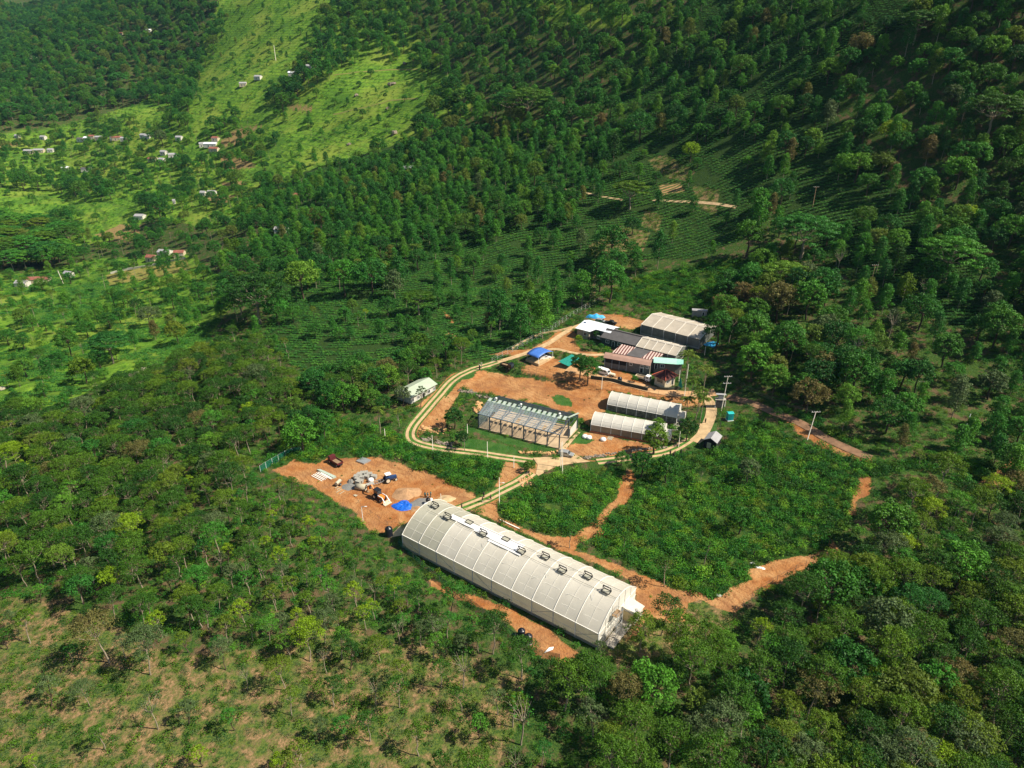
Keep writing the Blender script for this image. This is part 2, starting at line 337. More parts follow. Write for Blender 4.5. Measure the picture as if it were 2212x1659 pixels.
terrain = bpy.data.objects.new('terrain', me); C.objects.link(terrain); tag(terrain, kind='structure')
m, t, b = nt('ground'); MATS['ground'] = m
n1 = noise(t, .045, 6); n2 = noise(t, .35, 5); n3 = noise(t, 2.2, 4); n4 = noise(t, .012, 3)
def attr(nm):
    a = t.nodes.new('ShaderNodeAttribute'); a.attribute_name = nm; s = t.nodes.new('ShaderNodeSeparateColor'); lk(t, a.outputs['Color'], s.inputs[0])
    return s.outputs[0], s.outputs[1], s.outputs[2], a.outputs['Alpha']
c0, c1, c2, c3 = attr('za'); d0, d1, d2_, d3 = attr('zb')
def two(nz, a, b_, lo=.38, hi=.62): return ramp(t, nz.outputs[0], [(lo, a), (hi, b_)]).outputs[0]
base = mixc(t, two(n2, (0,)*3, (1,)*3, .50, .62), two(n3, (.022, .06, .012), (.06, .11, .02), .4, .6), (.12, .085, .045))
meadow = mixc(t, two(n2, (0,)*3, (1,)*3, .4, .66), two(n1, (.13, .28, .022), (.20, .34, .03)), (.05, .13, .014))
meadow = mixc(t, two(n3, (0,)*3, (.55,)*3, .45, .7), meadow, (.055, .12, .015))
tz = t.nodes.new('ShaderNodeTexWave'); tz.bands_direction = 'Z'; tz.inputs['Scale'].default_value = .11; tz.inputs['Distortion'].default_value = 2.5; tz.inputs['Detail'].default_value = 3; tz.inputs['Detail Scale'].default_value = .05
tcz = t.nodes.new('ShaderNodeTexCoord'); lk(t, tcz.outputs['Object'], tz.inputs[0]); meadow = mixc(t, ramp(t, tz.outputs['Fac'], [(.05, (.55,)*3), (.3, (0,)*3)]).outputs[0], meadow, (.05, .10, .016))
n6 = noise(t, .02, 5); meadow = mixc(t, two(n6, (0,)*3, (.7,)*3, .5, .66), meadow, (.24, .30, .045)); meadow = mixc(t, two(n6, (.7,)*3, (0,)*3, .36, .46), meadow, (.05, .13, .016))
dry = mixc(t, two(n2, (0,)*3, (1,)*3, .44, .60), two(n3, (.04, .085, .018), (.11, .15, .03), .42, .58), two(n3, (.32, .20, .105), (.14, .115, .045), .40, .6))
tea = two(n3, (.015, .045, .010), (.04, .075, .015)); brush = two(n2, (.015, .06, .010), (.07, .11, .02))
# bare laterite, with paler dust and darker damp patches
clay = mixc(t, two(n1, (0,)*3, (.8,)*3, .42, .6), two(n2, (.31, .115, .034), (.41, .19, .068)), (.46, .27, .12))
clay = mixc(t, two(n3, (0,)*3, (.5,)*3, .5, .72), clay, (.22, .07, .025))
rt = t.nodes.new('ShaderNodeTexWave'); rt.inputs['Scale'].default_value = .22; rt.inputs['Distortion'].default_value = 22; rt.inputs['Detail'].default_value = 4; rt.inputs['Detail Scale'].default_value = .35; rt.bands_direction = 'DIAGONAL'
tcr = t.nodes.new('ShaderNodeTexCoord'); lk(t, tcr.outputs['Object'], rt.inputs[0])
rm = t.nodes.new('ShaderNodeMath'); rm.operation = 'MULTIPLY'; lk(t, ramp(t, rt.outputs['Fac'], [(.05, (.4,)*3), (.18, (0,)*3)]).outputs[0], rm.inputs[0]); lk(t, two(n1, (.1,)*3, (1,)*3, .4, .55), rm.inputs[1])
clay = mixc(t, rm.outputs[0], clay, (.20, .065, .022)); n5 = noise(t, .16, 5); clay = mixc(t, two(n5, (.65,)*3, (0,)*3, .36, .5), clay, (.24, .11, .05)); clay = mixc(t, two(n5, (0,)*3, (.6,)*3, .56, .7), clay, (.55, .33, .15))
wv = t.nodes.new('ShaderNodeTexWave'); wv.inputs['Scale'].default_value = .14; wv.inputs['Distortion'].default_value = 3; wv.inputs['Detail'].default_value = 3; wv.bands_direction = 'Y'
tcw = t.nodes.new('ShaderNodeTexCoord'); lk(t, tcw.outputs['Object'], wv.inputs[0])
terr = ramp(t, wv.outputs['Fac'], [(.3, (.07, .13, .03)), (.5, (.34, .17, .08)), (.75, (.42, .25, .12))]).outputs[0]
pale = two(n2, (.30, .24, .07), (.16, .20, .04)); lawn = two(n2, (.03, .10, .016), (.06, .13, .028))
col = base
for f, c in ((c1, meadow), (c2, dry), (c3, tea), (d0, brush), (c0, clay), (d1, terr), (d2_, pale), (d3, lawn)): col = mixc(t, f, col, c)
lk(t, col, b.inputs['Base Color']); b.inputs['Roughness'].default_value = .95; b.inputs['Specular IOR Level'].default_value = .1
bm_ = t.nodes.new('ShaderNodeBump'); bm_.inputs['Strength'].default_value = .7; bm_.inputs['Distance'].default_value = .5
ad = t.nodes.new('ShaderNodeMath'); ad.operation = 'ADD'; lk(t, n2.outputs[0], ad.inputs[0]); lk(t, n3.outputs[0], ad.inputs[1])
lk(t, ad.outputs[0], bm_.inputs['Height']); lk(t, bm_.outputs[0], b.inputs['Normal'])
me.materials.append(m)
# ------------------------------------------------------------------ foliage
LEAF = {
 'forest': leafmat('leaf_forest', [(0, (.022, .080, .011)), (.3, (.036, .112, .011)), (.6, (.060, .145, .011)), (.85, (.092, .178, .012)), (1, (.12, .175, .015))]),
 'hill': leafmat('leaf_hill', [(0, (.026, .125, .020)), (.4, (.044, .185, .020)), (.75, (.078, .235, .020)), (.93, (.12, .25, .022)), (1, (.13, .14, .03))]),
 'jungle': leafmat('leaf_jungle', [(0, (.018, .088, .014)), (.5, (.036, .145, .016)), (.85, (.072, .19, .017)), (1, (.11, .15, .025))]),
 'yellow': leafmat('leaf_yellow', [(0, (.15, .27, .010)), (1, (.20, .31, .012))]),
 'grey': leafmat('leaf_grey', [(0, (.075, .125, .042)), (1, (.10, .15, .055))]),
 'rust': leafmat('leaf_rust', [(0, (.12, .125, .035)), (1, (.16, .13, .04))]),
 'brush': leafmat('leaf_brush', [(0, (.018, .10, .016)), (.5, (.040, .19, .016)), (.85, (.09, .27, .018)), (1, (.16, .33, .02))]),
 'tea': leafmat('leaf_tea', [(0, (.03, .13, .025)), (.6, (.050, .185, .025)), (1, (.085, .24, .026))], trans=.15),
 'palm': leafmat('leaf_palm', [(0, (.07, .15, .015)), (1, (.15, .21, .03))]),
}
BARK = mat('bark_pale', (.30, .25, .18), .9, var=.3, scale=3); BARKD = mat('bark_dark', (.09, .065, .045), .9, var=.3, scale=3)
def orient(nrm, n, tilt):
    a = nrm+rng.normal(0, tilt, (n, 3)); a /= np.linalg.norm(a, axis=1)[:, None]+1e-9
    b = np.cross(a, rng.normal(0, 1, (n, 3))); b /= np.linalg.norm(b, axis=1)[:, None]+1e-9
    return b, np.cross(a, b)
class Leaves:
    def __init__(s): s.c = []; s.u = []; s.w = []; s.t = []
    def clump(s, c, r, n, size, flat=.7, tilt=.8, tone=None, asp=.62):
        d = rng.normal(0, 1, (n, 3)); d /= np.linalg.norm(d, axis=1)[:, None]; d[:, 2] = np.where(d[:, 2] < -.35, -d[:, 2], d[:, 2])
        rad = rng.uniform(.55, 1.05, n)[:, None]; p = d*rad*np.array([r, r, r*flat])+np.array(c)
        u, w = orient(d+np.array([0, 0, .5]), n, tilt); z = size*rng.uniform(.6, 1.35, n)[:, None]
        s.c.append(p); s.u.append(u*z); s.w.append(w*z*asp); tn = rng.random() if tone is None else tone
        s.t.append(np.clip(tn*.75+rng.normal(.12, .12, n), 0, 1)); return s
    def strip(s, p0, p1, n, size, drop=0, tone=.5, wid=.5):      # leaflets along a rib
        f = rng.random(n)[:, None]; p = np.array(p0)*(1-f)+np.array(p1)*f; p[:, 2] -= (drop*f[:, 0]**2)
        u, w = orient(np.tile([0, 0, 1.], (n, 1)), n, .5); z = size*rng.uniform(.6, 1.3, n)[:, None]
        s.c.append(p+rng.normal(0, wid*.4, (n, 3))*[1, 1, .4]); s.u.append(u*z); s.w.append(w*z*.4); s.t.append(np.clip(tone+rng.normal(0, .15, n), 0, 1)); return s
    def mesh(s, name, m):
        c = np.concatenate(s.c); u = np.concatenate(s.u)/2; w = np.concatenate(s.w)/2; t_ = np.concatenate(s.t); n = len(c)
        v = np.stack([c-u, c-w, c+u, c+w], 1).reshape(-1, 3); me = bpy.data.meshes.new(name); me.vertices.add(4*n)
        me.vertices.foreach_set('co', v.ravel()); me.loops.add(4*n); me.loops.foreach_set('vertex_index', np.arange(4*n)); me.polygons.add(n)
        me.polygons.foreach_set('loop_start', np.arange(n)*4); me.polygons.foreach_set('loop_total', np.full(n, 4))
        a = me.attributes.new('tone', 'FLOAT', 'FACE'); a.data.foreach_set('value', t_.astype(np.float32)); me.update(); me.materials.append(m); return me
def limb(mb, a, b, r0, r1, k=5, wob=.25):
    a, b = Vector(a), Vector(b); p = []
    for i in range(k): f = i/(k-1); p.append(a.lerp(b, f)+Vector((random.uniform(-wob, wob), random.uniform(-wob, wob), 0))*math.sin(f*PI))
    mb.tube(p, [r0+(r1-r0)*i/(k-1) for i in range(k)], 6, cap=False); return p
def mk_forest(h=11, r=3.4, dens=1.0, ncl=22, low=False):
    ncl = int(ncl*1.9)
    mb = MB(); L = Leaves(); lean = Vector((random.uniform(-.8, .8), random.uniform(-.8, .8), 0)); ht = h*(.52 if not low else .3)
    top = lean+Vector((0, 0, ht)); limb(mb, (0, 0, -.6), top, .17, .10)
    cls = []
    for k in range(ncl):
        a = k*2.4+random.uniform(-.4, .4); f = math.sqrt((k+.5)/ncl)*random.uniform(.85, 1.05)
        z = h-1.0-(f**2)*(h-ht)*.42*random.uniform(.6, 1.4)+random.uniform(-.35, .35); cls.append(Vector((lean.x*1.3+r*f*math.cos(a), lean.y*1.3+r*f*math.sin(a)*random.uniform(.85, 1.1), z)))
    for k in range(0, ncl, 6):
        mid = top.lerp(cls[k], .5)+Vector((0, 0, -.3)); limb(mb, top, mid, .08, .055, 4, .1); limb(mb, mid, cls[k], .055, .025, 4, .1)
        if k+1 < ncl: limb(mb, mid, cls[k+1], .04, .02, 3, .1)
    for c in cls: L.clump(c, random.uniform(.5, .92)*r/3.2, int(66*dens), .29, flat=.7, tilt=1.0)
    for c in cls[::3]: L.clump(c-Vector((0, 0, 1.0)), .8, int(26*dens), .28, flat=.8)
    return mb, L
def mk_oak(h=14, r=2.6, dens=1.0):
    mb = MB(); L = Leaves(); limb(mb, (0, 0, -.6), (random.uniform(-.4, .4), random.uniform(-.4, .4), h*.93), .17, .03, 6, .15); n = 36
    for k in range(n):
        f = (k+.5)/n; z = h*(.28+.68*f); rr_ = r*math.sin(min(1, (1-f)*1.7+.15)*PI/2)*(.72+.28*math.sin(k*1.9)); a = k*2.4+random.uniform(-.5, .5)
        q = rr_*random.uniform(.45, .8); c = (q*math.cos(a), q*math.sin(a), z); L.clump(c, random.uniform(1.0, 1.5), int(78*dens), .46, flat=.9, tilt=1.0)
        if k % 3 == 0: limb(mb, (0, 0, z-.9), c, .05, .02, 3, .05)
    return mb, L
def mk_jungle(h=12, r=4.6, dens=1.0, n=48):
    mb = MB(); L = Leaves(); limb(mb, (0, 0, -.8), (random.uniform(-.5, .5), 0, h*.6), .32, .2); zc = h*.62; sx = [random.uniform(.8, 1.15) for _ in range(8)]
    for k in range(n):
        f = (k+.5)/n; th = math.acos(1-1.55*f); a = k*2.4+random.uniform(-.3, .3); lobe = sx[int((a % (2*PI))/(2*PI)*8)]*random.uniform(.86, 1.06)
        c = Vector((r*lobe*math.sin(th)*math.cos(a), r*lobe*math.sin(th)*math.sin(a), zc+h*.33*lobe*math.cos(th)))
        L.clump(c, random.uniform(.95, 1.5)*r/4.6, int(72*dens), .5, flat=.75)
        if k % 5 == 0: limb(mb, (0, 0, h*.45), c, .12, .04, 3, .1)
    return mb, L
def mk_umbrella(h=15, r=9, dens=1.0, n=70, layers=2):
    mb = MB(); L = Leaves(); fork = Vector((random.uniform(-.5, .5), 0, h*.42)); limb(mb, (0, 0, -1), fork, .5, .36); ends = []
    for k in range(n):
        a = k*2.4; f = math.sqrt((k+.5)/n); zz = h*(.97-.20*f*f)-(k % layers)*h*.14*f
        c = Vector((r*f*math.cos(a), r*f*math.sin(a), zz+random.uniform(-.3, .3))); ends.append(c)
        L.clump(c, random.uniform(1.5, 2.1)*r/9, int(150*dens), .55, flat=.26, tilt=.5)
    for k in range(4, n, 6):
        mid = fork.lerp(ends[k], .5)-Vector((0, 0, .6)); limb(mb, fork, mid, .2, .13, 4, .3); limb(mb, mid, ends[k], .13, .05, 4, .2)
        limb(mb, mid, ends[k-3], .09, .04, 3, .2)
    return mb, L
def mk_palm(h=9, n=14, fl=2.4):
    mb = MB(); L = Leaves(); limb(mb, (0, 0, -.5), (.3, .2, h), .13, .09, 6, .1)
    for k in range(n):
        a = k*2.4; e = random.uniform(-.1, .9); tip = (.3+fl*math.cos(a)*math.cos(e*.8), .2+fl*math.sin(a)*math.cos(e*.8), h+fl*math.sin(e)*.8)
        L.strip((.3, .2, h), tip, 60, .55, drop=1.1, tone=random.random(), wid=.28)
    L.clump((.3, .2, h+.1), .4, 30, .4); return mb, L
def mk_bush(r=.9, n=70, size=.3, hgt=.8):
    n = int(n*1.9); size *= .66
    L = Leaves()
    for k in range(5):
        a = k*1.26; q = r*.5 if k else 0
        L.clump((q*math.cos(a), q*math.sin(a), hgt*random.uniform(.3, .6)), r*.62, n//5, size, flat=hgt/r*.8, tilt=.9)
    return MB(), L
def mk_bare(h=10):
    mb = MB(); L = Leaves(); top = Vector((.3, .2, h*.55)); limb(mb, (0, 0, -.5), top, .16, .1)
    for k in range(9):
        a = k*2.4; c = Vector((2.2*math.cos(a)*random.uniform(.5, 1), 2.2*math.sin(a)*random.uniform(.5, 1), h*random.uniform(.75, 1))); limb(mb, top, c, .07, .02, 4, .2)
        limb(mb, top.lerp(c, .5), c+Vector((random.uniform(-1, 1), random.uniform(-1, 1), -.5)), .04, .015, 3, .1); L.clump(c, .7, 16, .35)
    return mb, L
def proto(kind, fn, leaf, bark=BARK):
    mb, L = fn; cm = L.mesh(kind+'_crown', LEAF[leaf]); tm = None
    if mb.v:
        o = mb.build('trunk', bark); tm = o.data; bpy.data.objects.remove(o)
    # joined form used by the one-object woods
    bmj = bpy.data.meshes.new(kind+'_form')
    vs = np.zeros((len(cm.vertices), 3), np.float32); cm.vertices.foreach_get('co', vs.ravel())
    return dict(kind=kind, crown=cm, trunk=tm, leaf=leaf)
PR = {
 'forest': [proto('forest', mk_forest(11, 3.5), 'forest'), proto('forest', mk_forest(12, 3.9, 1, 26), 'forest'), proto('forest', mk_forest(10, 3.0, 1, 18), 'forest', BARKD), proto('forest', mk_forest(11.5, 3.6, .8, 24), 'forest')],
 'slim': [proto('slim', mk_forest(9, 2.3, .75, 13), 'forest'), proto('slim', mk_forest(8, 2.0, .7, 11, True), 'forest', BARKD), proto('slim', mk_forest(9.5, 2.5, .55, 15), 'forest')],
 'oak': [proto('oak', mk_oak(12.5, 3.9), 'hill'), proto('oak', mk_oak(11.5, 4.4), 'hill'), proto('oak', mk_oak(14, 3.4, .85), 'hill'), proto('oak', mk_oak(10, 4.2, .8), 'hill')],
 'jungle': [proto('jungle', mk_jungle(), 'jungle', BARKD), proto('jungle', mk_jungle(13, 4.2), 'jungle', BARKD), proto('jungle', mk_jungle(11, 5.0), 'jungle', BARKD), proto('jungle', mk_jungle(10, 3.6, 1, 36), 'hill', BARKD)],
 'umbrella': [proto('umbrella', mk_umbrella(), 'forest', BARK), proto('umbrella', mk_umbrella(16, 10, .9, 66, 3), 'hill', BARK)],
 'palm': [proto('palm', mk_palm(), 'palm', BARK), proto('palm', mk_palm(7.5, 16, 2.1), 'palm', BARK), proto('palm', mk_palm(11, 18, 3.4), 'palm', BARK)],
 'bush': [proto('bush', mk_bush(1.0, 80, .34, .9), 'forest'), proto('bush', mk_bush(), 'brush'), proto('bush', mk_bush(1.2, 100, .34, 1.2), 'brush'), proto('bush', mk_bush(.7, 60, .26, 1.0), 'brush')],
 'bare': [proto('bare', mk_bare(), 'grey', BARK)],
}
# ---- woods regions on the photograph's pixels: (polygon, spacing m, [(kind, weight)], (scale lo, hi)); the first match wins
NONE = []
SITE = [(560,1008),(600,975),(640,985),(740,950),(880,965),(890,900),(960,815),(1040,785),(1130,755),(1240,690),(1330,650),(1400,655),(1540,690),(1565,760),(1600,850),(1590,900),(1560,930),(1530,990),(1470,1000),(1380,1010),(1375,1080),(1290,1150),(1430,1250),(1500,1270),(1470,1375),(1420,1420),(1350,1480),(1180,1490),(960,1350),(820,1245),(740,1175),(660,1090)]
WOODS = [
 (SITE, 0, NONE, 0),
 ([(1420,1270),(1520,1260),(1740,1170),(1800,1140),(1870,1120),(1850,1235),(1760,1300),(1680,1365),(1600,1410),(1490,1375)], 0, NONE, 0),
 ([(1700,890),(1740,900),(1900,995),(1890,1015),(1840,1110),(1815,1100),(1850,1020),(1700,930)], 0, NONE, 0),
 ([(1380,1000),(1560,960),(1700,960),(1880,1030),(1800,1130),(1790,1190),(1600,1330),(1530,1300),(1440,1270),(1290,1150)], 26, [('slim', 1)], (.5, .8)),
 ([(850,870),(960,820),(890,900),(880,965),(740,950),(700,900)], 8, [('jungle', 1), ('slim', 2)], (.5, .9)),
 ([(1360,1475),(1430,1405),(1490,1375),(1600,1410),(1680,1365),(1760,1300),(1850,1245),(1905,1200),(1935,1130),(1965,1085),(2010,1070),(2100,1100),(2700,1080),(2700,1900),(1400,1900),(1180,1560),(1180,1490),(1350,1480)], 5.5, [('forest', 12), ('slim', 1), ('jungle', .8)], (.8, 1.15)),
 ([(380,1460),(400,1420),(640,1450),(850,1440),(1180,1430),(1180,1560),(1400,1900),(640,1900),(560,1520)], 7.2, [('forest', 2), ('slim', 4), ('bare', .6)], (.55, 1.0)),
 ([(-500,1290),(60,1290),(200,1340),(380,1460),(560,1520),(640,1900),(-500,1900)], 10, [('slim', 5), ('forest', .7), ('bare', .8)], (.4, .95)),
 ([(545,1060),(545,985),(600,1000),(640,1085),(740,1175),(820,1245),(960,1350),(1180,1490),(850,1440),(640,1450),(400,1420),(450,1250),(560,1150)], 4.4, [('slim', 9), ('forest', .6), ('bare', .5)], (.55, .88)),
 ([(620,790),(760,800),(850,760),(980,760),(1050,790),(950,820),(850,870),(700,900),(740,950),(640,985),(600,960),(640,860)], 6.5, [('jungle', 3), ('forest', 1)], (.6, 1.0)),
 ([(-500,975),(180,915),(330,820),(450,780),(560,765),(620,800),(640,860),(600,960),(545,985),(545,1150),(450,1250),(400,1420),(200,1340),(60,1290),(-500,1290)], 5.3, [('forest', 10), ('slim', 2)], (.75, 1.05)),
 ([(500,570),(620,560),(650,650),(600,700),(480,690)], 13, [('jungle', 2), ('forest', 1)], (.8, 1.1)),
 ([(560,720),(700,640),(1050,660),(1080,780),(900,760),(760,800),(620,790)], 10.5, [('slim', 1.5), ('oak', 1.5), ('jungle', 1)], (.35, .85)),
 ([(-500,590),(60,590),(400,545),(480,600),(620,640),(560,765),(330,820),(180,915),(-500,975)], 10.5, [('forest', 2), ('jungle', 1.6), ('oak', 1.8), ('palm', .8)], (.35, .88)),
 ([(1540,640),(1640,590),(1760,680),(1840,760),(1860,860),(1750,900),(1640,880),(1600,850),(1560,760)], 7.8, [('jungle', 5), ('forest', 1)], (.9, 1.3)),
 ([(1290,645),(1380,600),(1560,560),(1650,560),(1560,690),(1400,655),(1330,650)], 60, [('slim', 1)], (.5, .8)),
 ([(1600,900),(1750,900),(1900,990),(2050,1010),(2000,1010),(1880,1040),(1700,960)], 11, [('slim', 1), ('jungle', .6)], (.5, .85)),
 ([(1860,760),(2700,760),(2700,1080),(2200,1080),(1990,1010),(1900,990),(1750,900),(1860,860)], 9.5, [('oak', 3), ('jungle', 1)], (.6, 1.0)),
 ([(1380,320),(1600,320),(1650,440),(1560,560),(1300,560),(1300,480),(1300,400)], 21, [('oak', 2), ('jungle', 1)], (.5, .9)),
 ([(900,560),(1250,480),(1300,560),(1230,640),(1190,700),(1050,690),(960,690)], 14, [('oak', 5), ('jungle', 1)], (.7, .95)),
 ([(480,600),(560,400),(720,380),(900,320),(1100,280),(1300,300),(1320,420),(1250,480),(1000,545),(850,620),(620,640)], 8.6, [('oak', 8), ('jungle', 2), ('palm', .3)], (.75, 1.15)),
 ([(120,285),(220,250),(420,290),(600,300),(600,340),(480,400),(440,440),(380,470),(300,440),(210,410),(60,400),(0,400),(-500,420),(-500,320)], 11.5, [('jungle', 3), ('palm', 2), ('oak', 1)], (.6, 1.1)),
 ([(0,410),(300,440),(330,470),(240,520),(160,480),(-500,500)], 55, [('jungle', 1)], (.6, .8)),
 ([(-500,460),(60,470),(160,500),(150,560),(60,590),(-500,600)], 9, [('umbrella', 1), ('jungle', 2)], (.8, 1.1)),
 ([(150,500),(300,490),(330,440),(480,410),(560,400),(560,560),(480,600),(400,545),(150,575)], 11, [('jungle', 3), ('palm', 1.3), ('oak', 1)], (.6, 1.0)),
 ([(560,230),(640,260),(760,330),(800,345),(760,390),(600,400),(470,400),(480,330)], 20, [('oak', 1), ('palm', 1), ('jungle', 1)], (.5, .9)),
 ([(140,265),(250,235),(300,225),(380,240),(350,280),(220,255),(120,285)], 60, [('jungle', 1)], (.5, .9)),
 ([(490,60),(470,0),(470,-60),(760,-60),(700,40),(660,130),(560,230),(420,300),(400,260),(430,200)], 26, [('jungle', 1), ('oak', 1)], (.35, .8)),
 ([(660,200),(800,120),(900,150),(940,180),(900,310),(800,345),(700,310),(560,330),(600,260)], 22, [('jungle', 1), ('oak', .5)], (.35, .8)),
 ([(-500,310),(0,290),(140,270),(120,330),(-500,340)], 50, [('jungle', 1)], (.5, .9)),
 ([(1380,-80),(1900,-80),(2000,40),(1800,120),(1700,180),(1500,260),(1330,300),(1350,150)], 10, [('oak', 8), ('jungle', 2)], (.8, 1.2)),
 ([(1300,300),(1500,260),(1700,180),(1860,150),(2000,300),(2150,620),(2100,720),(1860,760),(1700,600),(1650,440),(1600,320)], 9.5, [('oak', 5), ('jungle', 4), ('bare', .4)], (.8, 1.2)),
 ([(1100,-80),(1380,-80),(1350,150),(1250,240),(1050,260),(960,200),(900,120),(860,0)], 13, [('jungle', 4), ('oak', 3)], (.9, 1.3)),
 ([(1800,-300),(3000,-300),(3000,760),(1860,760),(2150,620),(2000,300),(1860,150)], 8.8, [('jungle', 5), ('oak', 4), ('umbrella', .12)], (.85, 1.25)),
 ([(-900,770),(3400,770),(3400,1700),(-900,1700)], 11, [('slim', 2), ('jungle', 1)], (.35, .7)),
 ([(-900,-400),(3400,-400),(3400,1700),(-900,1700)], 13.5, [('jungle', 6), ('oak', 3), ('umbrella', .08)], (1.1, 1.6)),
]
CAND = []     # x, y, z, scale, kind, region, depth, px, py
def scatter_pts(poly_idx, spacing, ymin, ymax, xmin, xmax):
    nx = int((xmax-xmin)/spacing)+1; ny = int((ymax-ymin)/spacing)+1
    gx, gy = np.meshgrid(np.arange(nx), np.arange(ny)); x = xmin+(gx+(gy % 2)*.5+rng.uniform(-.38, .38, gx.shape))*spacing; y = ymin+(gy+rng.uniform(-.38, .38, gx.shape))*spacing
    return x.ravel(), y.ravel()
by_sp = {}
for i_, wz in enumerate(WOODS):
    if wz[1]: by_sp.setdefault(wz[1], []).append(i_)
def region_of(px, py):
    r = np.full(px.shape, -1)
    for i_, wz in enumerate(WOODS):
        q = np.nonzero(r < 0)[0]; 
        if len(q) == 0: break
        hit = inpoly(px[q], py[q], wz[0]); r[q[hit]] = i_
    return r
for spc, idxs in sorted(by_sp.items()):
    far = any(max(p[1] for p in WOODS[i_][0]) > 1500 or min(p[1] for p in WOODS[i_][0]) < 350 for i_ in idxs)
    ymax = 1900 if min(min(p[1] for p in WOODS[i_][0]) for i_ in idxs) < 350 else 760
    ymin = 40 if max(max(p[1] for p in WOODS[i_][0]) for i_ in idxs) > 900 else 170
    x, y = scatter_pts(None, spc, ymin, ymax, -1500 if ymax > 800 else -620, 900 if ymax > 800 else 500)
    k = np.abs(x) < y*1.05+45; x, y = x[k], y[k]; z = height(x, y); px, py, f = project(x, y, z)
    k = (f > 20) & (px > -260) & (px < 2480) & (py > -140) & (py < 1900); x, y, z, px, py, f = [q_[k] for q_ in (x, y, z, px, py, f)]
    rg = region_of(px, py)
    for i_ in idxs:
        q = np.nonzero(rg == i_)[0]; ks = [a_ for a_, _ in WOODS[i_][2]]; ws = np.array([b_ for _, b_ in WOODS[i_][2]], float); ws /= ws.sum()
        kk = rng.choice(len(ks), len(q), p=ws); scl = rng.uniform(*WOODS[i_][3], len(q))
        dens = vnoise(x[q]/35, y[q]/35)          # clearings and thickets
        for j, qq in enumerate(q):
            if spc < 13 and f[qq] > 260 and dens[j] < .22: continue
            CAND.append((x[qq], y[qq], z[qq], scl[j], ks[kk[j]], i_, f[qq], px[qq], py[qq]))
print('CANDIDATES', len(CAND), {k: sum(1 for c in CAND if c[4] == k) for k in PR})
FOOT, ROADLINES = [], []
# ------------------------------------------------------------------ one-object scatterings (stuff)
def form_object(pr, name):
    """trunk and crown of a plant in one mesh, outside the scene, for the scattered woods"""
    if 'form' in pr: return pr['form']
    cm, tm = pr['crown'], pr['trunk']
    if tm is None: me_ = cm
    else:
        nv, nv2 = len(cm.vertices), len(tm.vertices); V = np.zeros((nv+nv2)*3, np.float32); a = np.zeros(nv*3, np.float32); cm.vertices.foreach_get('co', a); V[:nv*3] = a
        a = np.zeros(nv2*3, np.float32); tm.vertices.foreach_get('co', a); V[nv*3:] = a
        li1 = np.zeros(len(cm.loops), np.int32); cm.loops.foreach_get('vertex_index', li1); li2 = np.zeros(len(tm.loops), np.int32); tm.loops.foreach_get('vertex_index', li2)
        t2 = np.zeros(len(tm.polygons), np.int32); tm.polygons.foreach_get('loop_total', t2); n1, n2_ = len(cm.polygons), len(tm.polygons)
        tot = np.r_[np.full(n1, 4), t2]; me_ = bpy.data.meshes.new(name); me_.vertices.add(nv+nv2); me_.vertices.foreach_set('co', V); me_.loops.add(len(li1)+len(li2))
        me_.loops.foreach_set('vertex_index', np.r_[li1, li2+nv]); me_.polygons.add(n1+n2_); me_.polygons.foreach_set('loop_start', np.r_[0, np.cumsum(tot)[:-1]]); me_.polygons.foreach_set('loop_total', tot)
        me_.polygons.foreach_set('material_index', np.r_[np.zeros(n1, int), np.ones(n2_, int)]); tn = np.zeros(n1, np.float32); cm.attributes['tone'].data.foreach_get('value', tn)
        at2 = me_.attributes.new('tone', 'FLOAT', 'FACE'); at2.data.foreach_set('value', np.r_[tn, np.full(n2_, .5)].astype(np.float32)); me_.materials.append(cm.materials[0]); me_.materials.append(tm.materials[0]); me_.update()
    pr['form'] = bpy.data.objects.new(name, me_); return pr['form']
